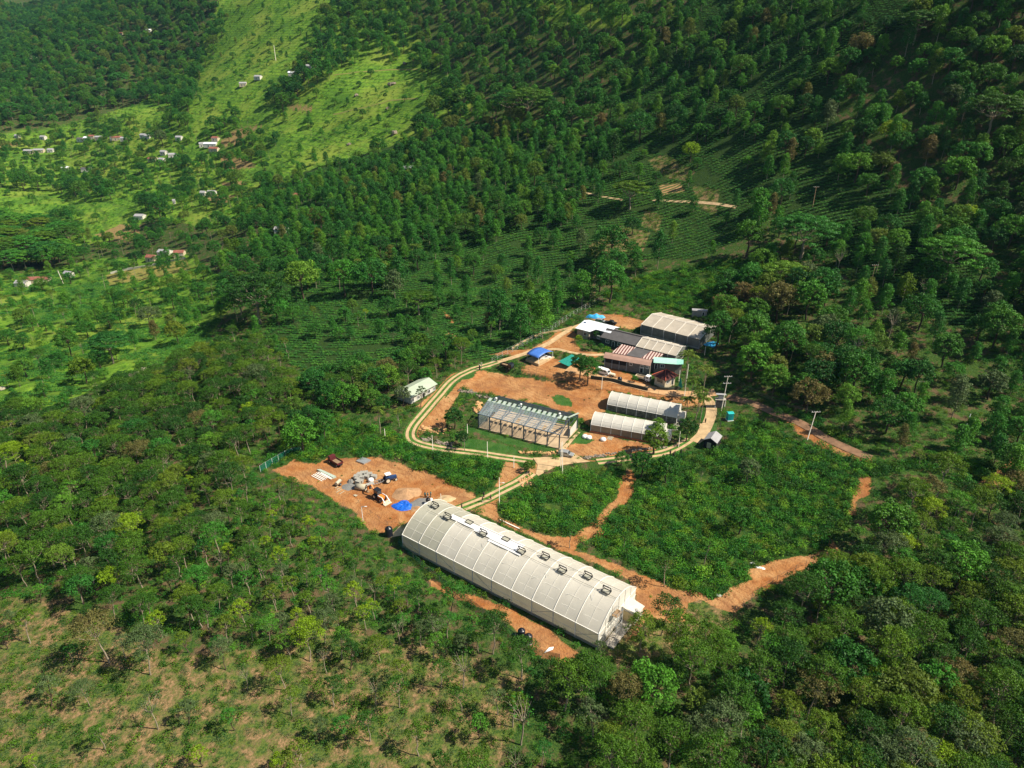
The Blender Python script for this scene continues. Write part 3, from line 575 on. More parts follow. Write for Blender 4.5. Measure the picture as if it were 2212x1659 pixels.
def scatter(name, label, cat, P, S, I, forms):
    """one object: points that each carry a plant form"""
    col_ = bpy.data.collections.new(name+'_forms')
    for j, fo in enumerate(forms):
        o = bpy.data.objects.new('%s_form_%02d' % (name, j), fo.data); col_.objects.link(o)
    n = len(P); me_ = bpy.data.meshes.new(name); me_.vertices.add(n); me_.vertices.foreach_set('co', np.asarray(P, np.float32).ravel())
    for nm, v, ty in (('scl', S, 'FLOAT'), ('rz', rng.uniform(0, 6.28, n), 'FLOAT'), ('idx', I, 'INT')):
        a = me_.attributes.new(nm, ty, 'POINT'); a.data.foreach_set('value', np.asarray(v, np.int32 if ty == 'INT' else np.float32))
    me_.update(); o = bpy.data.objects.new(name, me_); C.objects.link(o); tag(o, label, cat, kind='stuff')
    g = bpy.data.node_groups.new(name+'_nodes', 'GeometryNodeTree'); g.interface.new_socket('Geometry', in_out='INPUT', socket_type='NodeSocketGeometry')
    g.interface.new_socket('Geometry', in_out='OUTPUT', socket_type='NodeSocketGeometry'); N = g.nodes
    gi, go = N.new('NodeGroupInput'), N.new('NodeGroupOutput'); ci = N.new('GeometryNodeCollectionInfo'); ci.inputs[0].default_value = col_
    ci.inputs['Separate Children'].default_value = True; ci.inputs['Reset Children'].default_value = True; ip = N.new('GeometryNodeInstanceOnPoints'); ip.inputs['Pick Instance'].default_value = True
    def na_(nm, ty):
        q = N.new('GeometryNodeInputNamedAttribute'); q.data_type = ty; q.inputs[0].default_value = nm; return q.outputs[0]
    cx = N.new('ShaderNodeCombineXYZ'); g.links.new(na_('rz', 'FLOAT'), cx.inputs[2]); e2r = N.new('FunctionNodeEulerToRotation'); g.links.new(cx.outputs[0], e2r.inputs[0])
    g.links.new(gi.outputs[0], ip.inputs['Points']); g.links.new(ci.outputs[0], ip.inputs['Instance']); g.links.new(na_('idx', 'INT'), ip.inputs['Instance Index'])
    g.links.new(e2r.outputs[0], ip.inputs['Rotation']); g.links.new(na_('scl', 'FLOAT'), ip.inputs['Scale']); g.links.new(ip.outputs[0], go.inputs[0])
    md = o.modifiers.new('scatter', 'NODES'); md.node_group = g; return o
# landmarks for descriptions, in view pixels
LM = [(1060,1250,'the long greenhouse'),(1140,1375,'the twin black tanks'),(860,1040,'the clay yard'),(590,990,'the green corner netting'),(900,845,'the white bungalow'),
 (1140,900,'the steel frame'),(1370,890,'the tunnel greenhouses'),(1380,750,'the farm buildings'),(1165,765,'the blue-roofed shelter'),(1560,860,'the transformer'),(1600,1285,'the lower track'),
 (1850,1060,'the red path'),(1700,920,'the hill road'),(560,640,'the huge spreading tree'),(1360,420,'the flat-topped tree'),(60,610,'the roadside houses'),(80,325,'the meadow bungalows'),(260,300,'the valley hamlet'),
 (450,320,'the village terraces'),(640,160,'the ridge houses'),(1490,330,'the round lime tree'),(700,700,'the open tea field'),(1450,620,'the brushy slope'),(290,800,'the tea boulders'),
 (100,1500,'the dry grassland'),(1900,1450,'the lower-right wood'),(2100,950,'the right hillside'),(2000,300,'the upper-right slope'),(300,1050,'the left wood'),(1100,1620,'the bottom edge'),(2150,1600,'the bottom-right corner'),
 (150,1200,'the left edge wood'),(700,1250,'the thin-trunked slope'),(1550,1500,'the domed-tree wood'),(900,500,'the middle tea wood'),(1150,350,'the upper tea wood'),(1700,80,'the top tea slope'),(900,60,'the high saddle'),(200,120,'the dark left hill'),(2150,700,'the right edge'),(1250,1600,'the bottom centre')]
def where(px, py):
    best = min(LM, key=lambda l: (l[0]-px)**2+1.5*(l[1]-py)**2); dx, dy = px-best[0], py-best[1]; d = math.hypot(dx, dy)
    hv = 'right of' if dx > 0 else 'left of'; vv = 'above' if dy < 0 else 'below'; far = 'just ' if d < 60 else ('' if d < 120 else 'well ')
    if abs(dx) > 2.2*abs(dy): return far+hv+' '+best[2]
    if abs(dy) > 2.2*abs(dx): return far+vv+' '+best[2]
    return far+vv+' '+hv+' '+best[2]
ORD = ['leftmost', 'second', 'third', 'fourth', 'fifth', 'sixth', 'seventh', 'eighth', 'ninth', 'tenth', 'eleventh', 'twelfth', 'thirteenth', 'fourteenth', 'fifteenth', 'sixteenth', 'seventeenth', 'eighteenth', 'nineteenth', 'twentieth']
def settle_labels():
    by = {}
    for o in sc.objects:
        if o.parent is None and o.get('auto'): by.setdefault(o['label'], []).append(o)
    for l, os_ in by.items():
        if len(os_) > 1:
            os_.sort(key=lambda o: float(project(o.location.x, o.location.y, o.location.z)[0])); n = len(os_)
            for i, o in enumerate(os_):
                if n > 20: continue
                w_ = 'leftmost' if i == 0 else ('rightmost' if i == n-1 else ('middle one' if n == 3 else ORD[i]+' from left')); o['label'] = l+', '+w_
    for o in sc.objects:
        if 'auto' in o: del o['auto']
TONES = {'forest': ['forest']*22+['yellow', 'grey', 'rust', 'hill', 'hill', 'hill', 'grey'], 'slim': ['forest']*7+['hill', 'hill', 'yellow', 'grey'], 'oak': ['hill']*22+['forest', 'forest', 'forest', 'grey', 'jungle', 'rust'], 'jungle': ['jungle']*14+['hill']*8+['rust', 'grey', 'forest'],
         'palm': ['palm'], 'umbrella': ['forest', 'hill'], 'bare': ['grey']}
TW = {'forest': 'green', 'hill': 'mid-green', 'jungle': 'dark green', 'yellow': 'yellow-green', 'grey': 'grey-green', 'rust': 'rusty brown', 'palm': 'olive green'}
KW = {'forest': ('broadleaf_tree', 'domed tree'), 'slim': ('slender_tree', 'thin slender tree'), 'oak': ('shade_tree', 'feathery shade tree'), 'jungle': ('jungle_tree', 'dense round tree'),
      'palm': ('palm_tree', 'palm'), 'umbrella': ('spreading_tree', 'wide layered tree'), 'bare': ('sparse_tree', 'sparse bare-limbed tree')}
GRP = {'forest': 'dome-crowned trees of the woods', 'slim': 'slender trees on the slopes', 'oak': 'shade trees over the tea', 'jungle': 'dense hillside trees', 'palm': 'palms', 'umbrella': 'spreading trees', 'bare': 'sparse pale trees'}
def put_tree(kind, x, y, z, s, tone=None, label=None, which=None, rz=None, name=None):
    p = PR[kind][random.randrange(len(PR[kind])) if which is None else which]; nm = name or KW[kind][0]
    e = empty(nm, (x, y, z-.15), random.uniform(0, 6.28) if rz is None else rz); e.scale = (s, s, s*random.uniform(.92, 1.08))
    tone = tone or random.choice(TONES[kind]); qx, qy, _ = project(x, y, z+5)
    sz = 'small' if s < .72 else ('tall' if s > 1.08 else '')
    tag(e, label or ' '.join((sz+' '+TW[tone]+' '+KW[kind][1]+' '+where(float(qx), float(qy))).split()), 'palm' if kind == 'palm' else 'tree', GRP[kind])
    if not label: e['auto'] = 1
    for part, me_ in (('crown', p['crown']), ('trunk', p['trunk'])):
        if me_ is None: continue
        o = bpy.data.objects.new(part, me_); C.objects.link(o); o.parent = e
        if part == 'crown' and tone != p['leaf']: o.material_slots[0].link = 'OBJECT'; o.material_slots[0].material = LEAF[tone]
    return e
INDIV = {'forest': 290, 'slim': 290, 'oak': 260, 'jungle': 180, 'palm': 60, 'umbrella': 20, 'bare': 60}
CLEAR = []       # (x, y, radius): spots kept free of scattered plants, filled by the hand-placed trees and things
def grow_woods():
    ok_ = free(np.array([c[0] for c in CAND]), np.array([c[1] for c in CAND])); CAND[:] = [c for c, o_ in zip(CAND, ok_) if o_]
    rest = []; cnt = {k: 0 for k in PR}
    def size(c): return {'forest': 7, 'slim': 4.5, 'oak': 8, 'jungle': 9, 'palm': 4, 'umbrella': 18, 'bare': 4}[c[4]]*c[3]/c[6]
    for c in sorted(CAND, key=lambda c: -size(c)):
        if any((c[0]-a)**2+(c[1]-b_)**2 < r_*r_ for a, b_, r_ in CLEAR): continue
        infr = -20 < c[7] < 2232 and 0 < c[8] < 1720
        if infr and cnt[c[4]] < INDIV[c[4]]: cnt[c[4]] += 1; put_tree(c[4], c[0], c[1], c[2], c[3])
        else: rest.append(c)
    settle_labels(); forms = []; ix = {}
    for k in ('forest', 'slim', 'oak', 'jungle', 'palm', 'umbrella', 'bare'):
        ix[k] = (len(forms), len(PR[k])); forms += [form_object(p, k+'_form') for p in PR[k]]
    I = [ix[c[4]][0]+random.randrange(ix[c[4]][1]) for c in rest]
    scatter('distant_woodland', 'far trees clothing the hillsides behind the farm', 'woodland', [(c[0], c[1], c[2]-.2) for c in rest], [c[3] for c in rest], I, forms)
    print('TREES', cnt, 'rest', len(rest))
def free(x, y):
    k = np.ones(len(x), bool)
    for poly in FOOT: k &= ~(inpoly(x, y, poly))
    for ln, hw in ROADLINES:
        q = np.nonzero((x > min(p[0] for p in ln)-4) & (x < max(p[0] for p in ln)+4) & (y > min(p[1] for p in ln)-4) & (y < max(p[1] for p in ln)+4))[0]
        if len(q): k[q[segdist(x[q], y[q], ln, False) < hw]] = False
    return k
def field(name, label, cat, cls, spacing, forms, s0, s1, rmax=420, xr=330, rmin=55, also=None, prob=1.0, rows=False, keep=None):
    x, y = scatter_pts(None, spacing, rmin, rmax, -xr, xr)
    if rows:   # contour rows of plucked bushes
        n1_ = int(2*xr/1.9); n2_ = int((rmax-rmin)/2.3); gx, gy = np.meshgrid(np.arange(n1_), np.arange(n2_)); x = (-xr+gx*1.9+rng.uniform(-.35, .35, gx.shape)).ravel(); y = (rmin+gy*2.3).ravel()+rng.uniform(-.12, .12, gx.size)
        y = y+9*np.sin(x/45)+6*np.sin(x/21+1.3)+14*(vnoise(x/80, gy.ravel()*2.3/80)-.5)
    k = np.abs(x) < y*.85+20; x, y = x[k], y[k]; z = height(x, y); px, py, f = project(x, y, z); k = (px > -80) & (px < 2300) & (py > -30) & (py < 1750); x, y, z, px, py, f = [q_[k] for q_ in (x, y, z, px, py, f)]
    G = classes(px+(vnoise(x/2, y/2)-.5)*10, py+(vnoise(x/2+9, y/2)-.5)*10); k = np.zeros(len(x), bool)
    for c in cls: k |= (G[c] > .5) if c >= 0 else (G.sum(0) < .5)
    if prob < 1: k &= rng.random(len(x)) < prob*np.clip(.25+1.5*vnoise(x/9, y/9), 0, 1.5)
    else: k &= vnoise(x/6+3, y/6) > .14
    if keep: k &= keep(px, py, f)
    x, y, z = x[k], y[k], z[k]
    kk = free(x, y); x, y, z = x[kk], y[kk], z[kk]
    for a, b_, r_ in CLEAR:
        if r_ > 0: kk = (x-a)**2+(y-b_)**2 > (r_*.8)**2; x, y, z = x[kk], y[kk], z[kk]
    n = len(x); print('FIELD', name, n)
    if n: scatter(name, label, cat, np.stack([x, y, z-.08], 1), rng.uniform(s0, s1, n), rng.integers(0, len(forms), n), forms)
def grow_fields():
    bf = [form_object(p, 'bush_form') for p in PR['bush']]
    field('undergrowth', 'dense bright green undergrowth filling the plots between the tracks', 'undergrowth', (G_BRUSH,), 1.3, bf, .6, 1.8, 330, 260)
    field('tall_shrubs', 'taller leafy shrubs standing in the green plots', 'shrubs', (G_BRUSH,), 4.6, [form_object(p, 'shrub_form') for p in (proto('shrub', mk_bush(1.9, 170, .5, 2.2), 'brush'), proto('shrub', mk_bush(1.6, 150, .45, 2.8), 'hill'), proto('shrub', mk_bush(2.2, 190, .5, 1.8), 'forest'))], .5, 1.2, 330, 260, prob=.7)
    tea = []
    for k in range(3):
        L = Leaves()
        for q in range(3): L.clump(((q-1)*.62, random.uniform(-.1, .1), .35), .62, 26, .34, flat=.75, tilt=.5, tone=random.uniform(.35, .7))
        tea.append(bpy.data.objects.new('tea_form', L.mesh('tea_form', LEAF['tea'])))
    col_keep = None
    n_ = rng
    field_rows('tea_rows', tea)
    dp = [form_object(p, 'bush_form') for p in (proto('tuft', mk_bush(.8, 45, .3, .7), 'forest'), proto('tuft', mk_bush(.6, 40, .22, .5), 'grey'))]
    field('scrub', 'low scrub and grass clumps on the dry bottom-left slope', 'scrub', (G_DRY,), 1.15, dp, .35, 1.5, 420, 260, 50, prob=.8)
    field('forest_floor_bushes', 'low bushes on the floor of the near woods', 'bushes', (-1,), 1.9, bf, .5, 1.4, 300, 260, 50, prob=.75)
    field('meadow_bushes', 'scattered bushes in the bright valley meadows', 'bushes', (G_MEADOW,), 5.5, bf, .7, 2.4, 1300, 1000, 250, prob=.6)
    field('verge_weeds', 'weeds along the edges of the bare clay', 'weeds', (G_CLAY, G_LAWN), 3.2, bf, .2, .5, 260, 100, 90, prob=.10)
def field_rows(name, forms):
    n1_ = int(2*420/1.75); n2_ = int(420/2.2); gx, gy = np.meshgrid(np.arange(n1_), np.arange(n2_)); x = (-420+gx*1.75+rng.uniform(-.3, .3, gx.shape)).ravel(); v = (190+gy*2.2).ravel()
    y = v+9*np.sin(x/45)+5*np.sin(x/21+1.3)+16*(vnoise(x/80, v/80)-.5)+rng.uniform(-.12, .12, x.size)
    z = height(x, y); px, py, f = project(x, y, z); G = classes(px, py)[G_TEA] > .5
    G |= (classes(px, py)[G_MEADOW] > .5) & (px < 520) & (py > 585) & (py < 930) & (vnoise(x/12, y/12) > .45)
    k = G & (px > -40) & (px < 2260) & (py > -20) & (vnoise(x/7, y/7) > .2) & (vnoise(x/2.6, y/2.6) > .22) & (f < 620); x, y, z = x[k], y[k], z[k]
    for a, b_, r_ in CLEAR: 
        if 0 < r_ < 3: kk = (x-a)**2+(y-b_)**2 > r_*r_; x, y, z = x[kk], y[kk], z[kk]
    n = len(x); print('TEA', n)
    o = scatter(name, 'tea bushes in close contour rows on the slopes', 'tea bushes', np.stack([x, y, z-.05], 1), rng.uniform(.85, 1.25, n), rng.integers(0, 3, n), forms)
    # rows keep their direction
    a = o.data.attributes['rz']; a.data.foreach_set('value', (np.cos(x/45)*9/45+np.cos(x/21+1.3)*5/21+rng.uniform(-.15, .15, n)).astype(np.float32))
# ------------------------------------------------------------------ site materials
M = dict(
 film=mat('greenhouse_film', (.84, .80, .70), .45, var=.05, scale=.35, trans=.42, spec=.4), film_old=mat('greenhouse_film_weathered', (.47, .46, .37), .55, var=.08, scale=.35, trans=.2),
 film_new=mat('greenhouse_sheet_new', (.80, .80, .79), .35, var=.02, trans=.1), net=mat('side_net', (.80, .76, .64), .7, var=.08, scale=.5, trans=.68), net_dark=mat('side_net_dark', (.16, .15, .12), .8, var=.5, scale=1.2),
 endf=mat('end_film', (.74, .72, .66), .5, var=.06, scale=.6, trans=.2), rib=mat('white_pipe', (.80, .78, .72), .4, var=.03), galv=mat('galvanised_steel', (.42, .44, .44), .5, .5, var=.15), wire=mat('dark_wire', (.07, .07, .06), .6),
 black=mat('black_paint', (.016, .017, .02), .45, spec=.5), steel=mat('blue_grey_steel', (.075, .10, .125), .5, .2), conc=mat('concrete', (.36, .33, .28), .9, var=.15, scale=.8, bump=.2), conc_w=mat('concrete_warm', (.50, .355, .195), .9, var=.22, scale=.6, bump=.25),
 slab=mat('new_concrete_floor', (.47, .35, .22), .85, var=.2, scale=.25), glass=mat('clear_sheet', (.38, .46, .50), .15, alpha=.38, spec=.8), mint_cap=mat('mint_ridge_sheet', (.42, .50, .42), .4), dwall=mat('grey_block_wall', (.17, .16, .145), .9, var=.2, scale=1.5, bump=.2),
 wwall=mat('white_wall', (.58, .56, .50), .8, var=.14, scale=.8), cream=mat('cream_wall', (.55, .47, .33), .85, var=.12), roof_w=mat('white_metal_roof', (.82, .87, .92), .35, var=.03, scale=.4), roof_g=mat('dark_grey_roof', (.105, .10, .10), .7, var=.12, scale=.6),
 roof_p=mat('pink_brown_roof', (.42, .26, .20), .75, var=.12, scale=.5), roof_m=mat('mint_roof', (.40, .72, .58), .5, var=.06), roof_t=mat('dark_red_tile', (.07, .02, .018), .85, var=.45, scale=5, bump=.6), tile_cap=mat('red_ridge_tile', (.42, .09, .05), .7),
 roof_s=mat('sage_roof', (.40, .47, .36), .6, var=.08, scale=.5), roof_b=mat('blue_roof', (.07, .19, .58), .4, var=.15, scale=2), roof_grey=mat('light_grey_roof', (.33, .33, .34), .6, var=.12), shade=mat('dark_interior', (.02, .02, .022), .9), win=mat('window_glass', (.03, .045, .055), .15, spec=.8),
 white=mat('white_paint', (.82, .82, .80), .35, spec=.5, var=.03), blue_t=mat('blue_tarp', (.015, .13, .62), .4, var=.45, scale=2.5, bump=1.0), teal=mat('teal_net', (.02, .30, .24), .8, var=.2, trans=.3), teal_p=mat('teal_plastic', (.02, .36, .36), .45), tank=mat('black_tank', (.012, .014, .022), .35, spec=.5),
 orange=mat('orange_paint', (.75, .22, .03), .4), maroon=mat('maroon_paint', (.11, .022, .025), .5, var=.2), blue=mat('dark_blue_paint', (.02, .06, .17), .35, spec=.5), cream_p=mat('cream_paint', (.62, .56, .42), .5), tyre=mat('tyre', (.02, .019, .018), .9), wood=mat('weathered_wood', (.28, .19, .11), .85, var=.2),
 gravel=mat('grey_gravel', (.20, .20, .19), .95, var=.3, scale=6, bump=.8), sand=mat('sand_pile', (.42, .25, .13), .95, var=.2, scale=2, bump=.4), block=mat('cement_block', (.36, .35, .31), .9, var=.2, scale=3, bump=.4), pipe=mat('cement_pipe', (.42, .38, .28), .85, var=.15),
 stone=mat('field_stone', (.24, .20, .155), .95, var=.4, scale=1.2, bump=.5), stone_w=mat('orange_stone', (.55, .33, .15), .95, var=.35, scale=1.2, bump=.5), pole=mat('pale_pole', (.62, .58, .48), .8), asphalt=mat('worn_asphalt', (.14, .105, .07), .9, var=.3, scale=.3), greennet=mat('green_fence_net', (.01, .16, .10), .85, var=.3, alpha=.55),
 skin=mat('skin', (.17, .085, .05), .6), cloth_k=mat('dark_clothes', (.02, .02, .028), .9), cloth_w=mat('white_clothes', (.75, .74, .7), .9), cloth_t=mat('teal_clothes', (.05, .22, .22), .9), roof_r=mat('rust_red_roof', (.26, .10, .07), .8, var=.3, scale=.5))
def stripes():
    m, t, b = nt('rusty_striped_sheet'); w = t.nodes.new('ShaderNodeTexWave'); w.inputs['Scale'].default_value = .30; w.inputs['Distortion'].default_value = 1.2; w.inputs['Detail'].default_value = 2
    c = t.nodes.new('ShaderNodeTexCoord'); lk(t, c.outputs['Object'], w.inputs[0]); r = ramp(t, w.outputs['Fac'], [(.38, (.13, .03, .025)), (.55, (.58, .46, .40))]); lk(t, r.outputs[0], b.inputs['Base Color']); b.inputs['Roughness'].default_value = .8; return m
M['stripe'] = stripes()
def fr(root_name, a, b, zg, label, cat, group=None):
    """a thing whose x axis runs from a to b along its near side"""
    v = b-a; rz = math.atan2(v.y, v.x); L = math.hypot(v.x, v.y); return empty(root_name, (a.x, a.y, zg), rz, label, cat, group), L, rz
def loc(e, p):   # world point to the thing's axes
    return Matrix.Rotation(-e.rotation_euler.z, 4, 'Z') @ (Vector(p)-Vector(e.location))
def openings(e, ops, y=0, ztop=None, out=-1):
    for kind, x, w, z, h in ops:
        mb = MB(); mb.box((x, y+out*.03, z+h/2), (w, .10, h)); o = mb.build('door' if kind == 'door' else 'window', M['win'] if kind != 'door' else M['shade'], e)
        f = MB(); t_ = .12
        for dx in (-w/2, w/2): f.box((x+dx, y+out*.07, z+h/2), (t_, .12, h+t_))
        f.box((x, y+out*.07, z+h), (w-.1, .12, t_)); 
        if kind != 'door': f.box((x, y+out*.07, z), (w-.1, .12, t_)); f.box((x, y+out*.07, z+h/2), (.07, .1, h-.1))
        f.build('frame', M['white'], o)
def gable(name, label, cat, k, A, B, Rg, zg, ze, zr, wall, roof, ops=(), over=.5, hw=None, group=None, cap=None, gfront=0):
    a, b, r = up(k, *A, ze), up(k, *B, ze), up(k, *Rg, zr); e, L, rz = fr(name, a, b, zg, label, cat, group)
    n = Vector((-math.sin(rz), math.cos(rz), 0)); h = (r-a).dot(n) if hw is None else hw; H = ze-zg; HR = zr-zg
    print(name, 'L %.1f halfW %.1f H %.1f ridge %.1f at (%.0f,%.0f)' % (L, h, H, HR, a.x, a.y))
    o_ = over; W = 2*h; mb = MB(); sl = (HR-H)/h; zz = H+o_*sl-.08
    mb.prof_x([(o_, -1.2), (W-o_, -1.2), (W-o_, zz), (h, HR-.10), (o_, zz)], o_, L-o_); mb.build('wall', wall, e)
    mb = MB(); mb.prof_x([(0, H), (h, HR), (W, H), (W, H-.12), (h, HR-.12), (0, H-.12)], 0, L); rf = mb.build('roof', roof, e)
    if cap: MB().prof_x([(h-.45, HR-.45*sl+.06), (h, HR+.08), (h+.45, HR-.45*sl+.06)], -.05, L+.05).build('ridge_cap', cap, rf)
    openings(e, ops, o_); return e, L, W
def drape(name, world_poly, m, lift=.12, step=1.0, kind='structure'):
    from mathutils.geometry import delaunay_2d_cdt
    P = [Vector(p[:2]) for p in world_poly]; out = []
    for i in range(len(P)):
        a, b = P[i], P[(i+1) % len(P)]; n = max(1, int((b-a).length/step)); out += [a.lerp(b, j/n) for j in range(n)]
    nb = len(out); xs = [p.x for p in out]; ys = [p.y for p in out]; gx, gy = np.meshgrid(np.arange(min(xs), max(xs), step), np.arange(min(ys), max(ys), step)); gx, gy = gx.ravel(), gy.ravel()
    pl = [(p.x, p.y) for p in out]; k = inpoly(gx, gy, pl) & (segdist(gx, gy, pl) > step*.45); allp = out+[Vector((x, y)) for x, y in zip(gx[k], gy[k])]
    vs, _, fs, *_r = delaunay_2d_cdt(allp, [(i, (i+1) % nb) for i in range(nb)], [], 1, 1e-5)
    X = np.array([v.x for v in vs]); Y = np.array([v.y for v in vs]); Z = height(X, Y)+lift; mb = MB(); mb.add(list(zip(X, Y, Z)), [list(f) for f in fs]); return tag(mb.build(name, m), kind=kind)
def smooth_line(pts, step=.7):
    P = [Vector(p[:2]) for p in pts]; out = []
    for i in range(len(P)-1):
        p0, p1, p2, p3 = P[max(i-1, 0)], P[i], P[i+1], P[min(i+2, len(P)-1)]; n = max(1, int((p2-p1).length/step))
        for j in range(n):
            t = j/n; out.append(.5*((2*p1)+(p2-p0)*t+(2*p0-5*p1+4*p2-p3)*t*t+(3*p1-p0-3*p2+p3)*t**3))
    return out+[P[-1]]
def strip(mb, line, off, w, lift=.06, th=0):
    rows = []; n = len(line)
    for i, p in enumerate(line):
        d = (line[min(i+1, n-1)]-line[max(i-1, 0)]).normalized(); nn = Vector((-d.y, d.x)); rows.append([p+nn*(off+w*s) for s in (-.5, 0, .5)])
    fl = [q for r in rows for q in r]; zs = height([q.x for q in fl], [q.y for q in fl])+lift
    return mb.sheet([[(r[j].x, r[j].y, zs[i*3+j]) for j in range(3)] for i, r in enumerate(rows)])
def road(name, k, pts, specs, m, z=None, lift=.13):
    line = smooth_line([at(k, *p) if z is None else up(k, *p, z) for p in pts]); mb = MB(); ROADLINES.append(([tuple(q) for q in line[::4]]+[tuple(line[-1])], max(abs(o)+w/2 for o, w in specs)+.7))
    for off, w in specs: strip(mb, line, off, w, lift)
    o = mb.build(name, m); return tag(o, kind='structure')
# ------------------------------------------------------------------ roads and tracks
ROADS = [('drive', 'Z', [(1075,782),(1050,790),(1015,801),(978,822),(945,858),(915,893),(893,920),(886,938),(893,953),(925,964),(970,972),(1030,979),(1090,988),(1150,996)], [(-.95, .95), (.95, .95)]),
 ('drive', 'Z', [(1290,998),(1340,992),(1390,985),(1430,979),(1462,967),(1490,950)], [(-.95, .95), (.95, .95)]),
 ('drive', 'Z', [(1150,1022),(1120,1042),(1085,1060),(1045,1080),(1000,1098),(985,1104)], [(-.95, .95), (.95, .95)]),
 ('lane', 'Z', [(1225,796),(1290,812),(1345,826),(1400,840),(1455,850),(1500,852),(1545,848)], [(0, 4.2)]),
 ('service_road', 'Z', [(1500,850),(1522,858),(1535,874),(1536,895),(1528,918),(1516,940),(1500,955)], [(0, 3.4)]),
 ('upper_drive', 'Z', [(1075,782),(1110,772),(1150,758),(1185,742),(1215,722),(1245,706),(1262,700)], [(0, 2.4)]),
 ('upper_drive', 'B', [(-60,560),(60,545),(200,575),(330,600),(470,610),(600,605)], [(0, 1.7)]),
 ('hill_road', 'Z', [(1570,858),(1620,870),(1680,895),(1730,915),(1800,955),(1880,990)], [(0, 3.0)]),
 ('hill_track', 'Z', [(1410,432),(1480,436),(1540,440),(1590,448)], [(0, 1.7)]),
 ('hill_track', 'Z', [(1200,405),(1270,418),(1345,432)], [(0, 1.4)]),
 ('meadow_path', 'J', [(0,500),(150,480),(300,470),(450,462),(560,458)], [(0, 2.2)]),
 ('meadow_path', 'J', [(0,760),(150,725),(300,690),(400,665),(560,655)], [(0, 1.8)])]
VERGE = mat('verge_grass', (.06, .16, .02), .95, var=.5, scale=1.6)
for nm, k, p, s_ in ROADS:
    if nm == 'drive': road('grass_verge', k, p, [(-.0, .85), (-1.75, .55), (1.75, .5)], VERGE, lift=.10)
for nm, k, p, s_ in ROADS: road(nm, k, p, s_, mat('dark_dirt_road', (.24, .14, .08), .95, var=.3, scale=.4) if nm == 'hill_road' else (mat('dry_path', (.20, .20, .05), .95) if nm == 'meadow_path' else (mat('dirt_lane', (.50, .30, .15), .95, var=.2, scale=.4) if nm == 'lane' else M['conc_w'])))
drape('forecourt', [up('E', *p, .2) for p in ((1040,1225),(1200,1215),(1440,1215),(1560,1185),(1640,1165),(1720,1200),(1800,1250),(1890,1275),(1700,1290),(1500,1320),(1350,1360),(1230,1420),(1120,1480),(1080,1450),(1110,1330))], M['conc_w'])
drape('loading_slab', [at('F', *p) for p in ((1385,540),(1515,545),(1480,690),(1340,680))], M['conc_w'])
drape('yard_ramp', [at('C', *p) for p in ((1400,1240),(1520,1120),(1640,1075),(1640,1060),(1700,1100),(1560,1220),(1420,1250))], mat('pale_sand', (.66, .50, .27), .95))
drape('white_walk', [up('E', *p, 1.05) for p in ((1430,1100),(1470,1140),(1740,850),(1700,840))], M['conc_w'], lift=.1)
# ------------------------------------------------------------------ the long greenhouse
def arch(n, W, H, rise, p=1.0):
    return [(W*(.5-.5*math.cos(PI*i/n)), H+rise*max(0, 1-math.cos(PI*i/n)**2)**p) for i in range(n+1)]
def vault(L, W, H, rise, nx, n=16, sag=.12, x0=0.0, p=1.0, lift=0.0):
    pr = arch(n, W, H, rise, p); rows = []
    for i in range(nx*6+1):
        x = x0+L*i/(nx*6); s = sag*abs(math.sin(PI*i/6)); rows.append([(x, y+(0), z+lift-s*math.sin(PI*j/n)) for j, (y, z) in enumerate(pr)])
    return rows
a, b = up('D', 120, 480, 4.0), up('D', 1700, 1278, 4.0); gh, L, rz = fr('greenhouse', a, b, 0, 'very long white arched greenhouse with open black roof vents below the clay yard', 'greenhouse')
W, H, RISE = 16.4, 4.0, 4.0; NB = 10; bay = L/NB; PW = .97
m1 = MB(); m1.smooth = True; m1.sheet(vault(2*bay, W, H, RISE, 2, p=PW)); tag(m1.build('roof_cover', M['film_old'], gh), 'older greyish film over the left-hand bays')
m1 = MB(); m1.smooth = True; m1.sheet(vault(8*bay, W, H, RISE, 8, x0=2*bay, p=PW, lift=.10, sag=.2)); tag(m1.build('roof_cover', M['film'], gh), 'newer white film over the main bays')
def onroof(x, y, lift=.15):
    return Vector((x, y, H+RISE*max(0, 1-(2*y/W-1)**2)**PW+lift))
for i in range(NB+1):
    MB().tube([onroof(i*bay, y, .16) for y, _ in arch(16, W, 0, 1)], .075, 6).build('rib', M['rib'], gh)
for i in range(NB): MB().tube([onroof((i+.5)*bay, y, .05) for y, _ in arch(14, W, 0, 1)], .028, 5).build('purlin', M['rib'], gh)
for y in (1.6, 3.6, 12.6, 14.6): MB().tube([onroof(0, y, .03), onroof(L, y, .0)], .02, 5).build('purlin', M['rib'], gh)
for x0, x1, y0, y1 in ((1.55, 3.0, 7.6, 9.2), (3.0, 5.4, 7.2, 9.9), (3.9, 5.6, 6.3, 7.3)):
    m1 = MB(); rows = [[tuple(onroof(x*bay, y0+(y1-y0)*j/4, .22)) for j in range(5)] for x in np.linspace(x0, x1, 12)]; m1.sheet(rows); m1.build('ridge_sheet', M['film_new'], gh)
for y in (6.9, 9.4): MB().tube([onroof(x, y, .30) for x in np.linspace(bay*(.4 if y < 8 else 1.6), L, 20)], .035, 5).build('ridge_wire', M['wire'], gh)
side = MB(); side.add([(0, 0, .6), (L, 0, .6), (L, 0, H), (0, 0, H)], [(0, 1, 2, 3)]); side.build('side_wall', M['net'], gh)
side = MB(); side.add([(0, W, .6), (L, W, .6), (L, W, H), (0, W, H)], [(0, 1, 2, 3)]); side.build('side_wall', M['net'], gh)
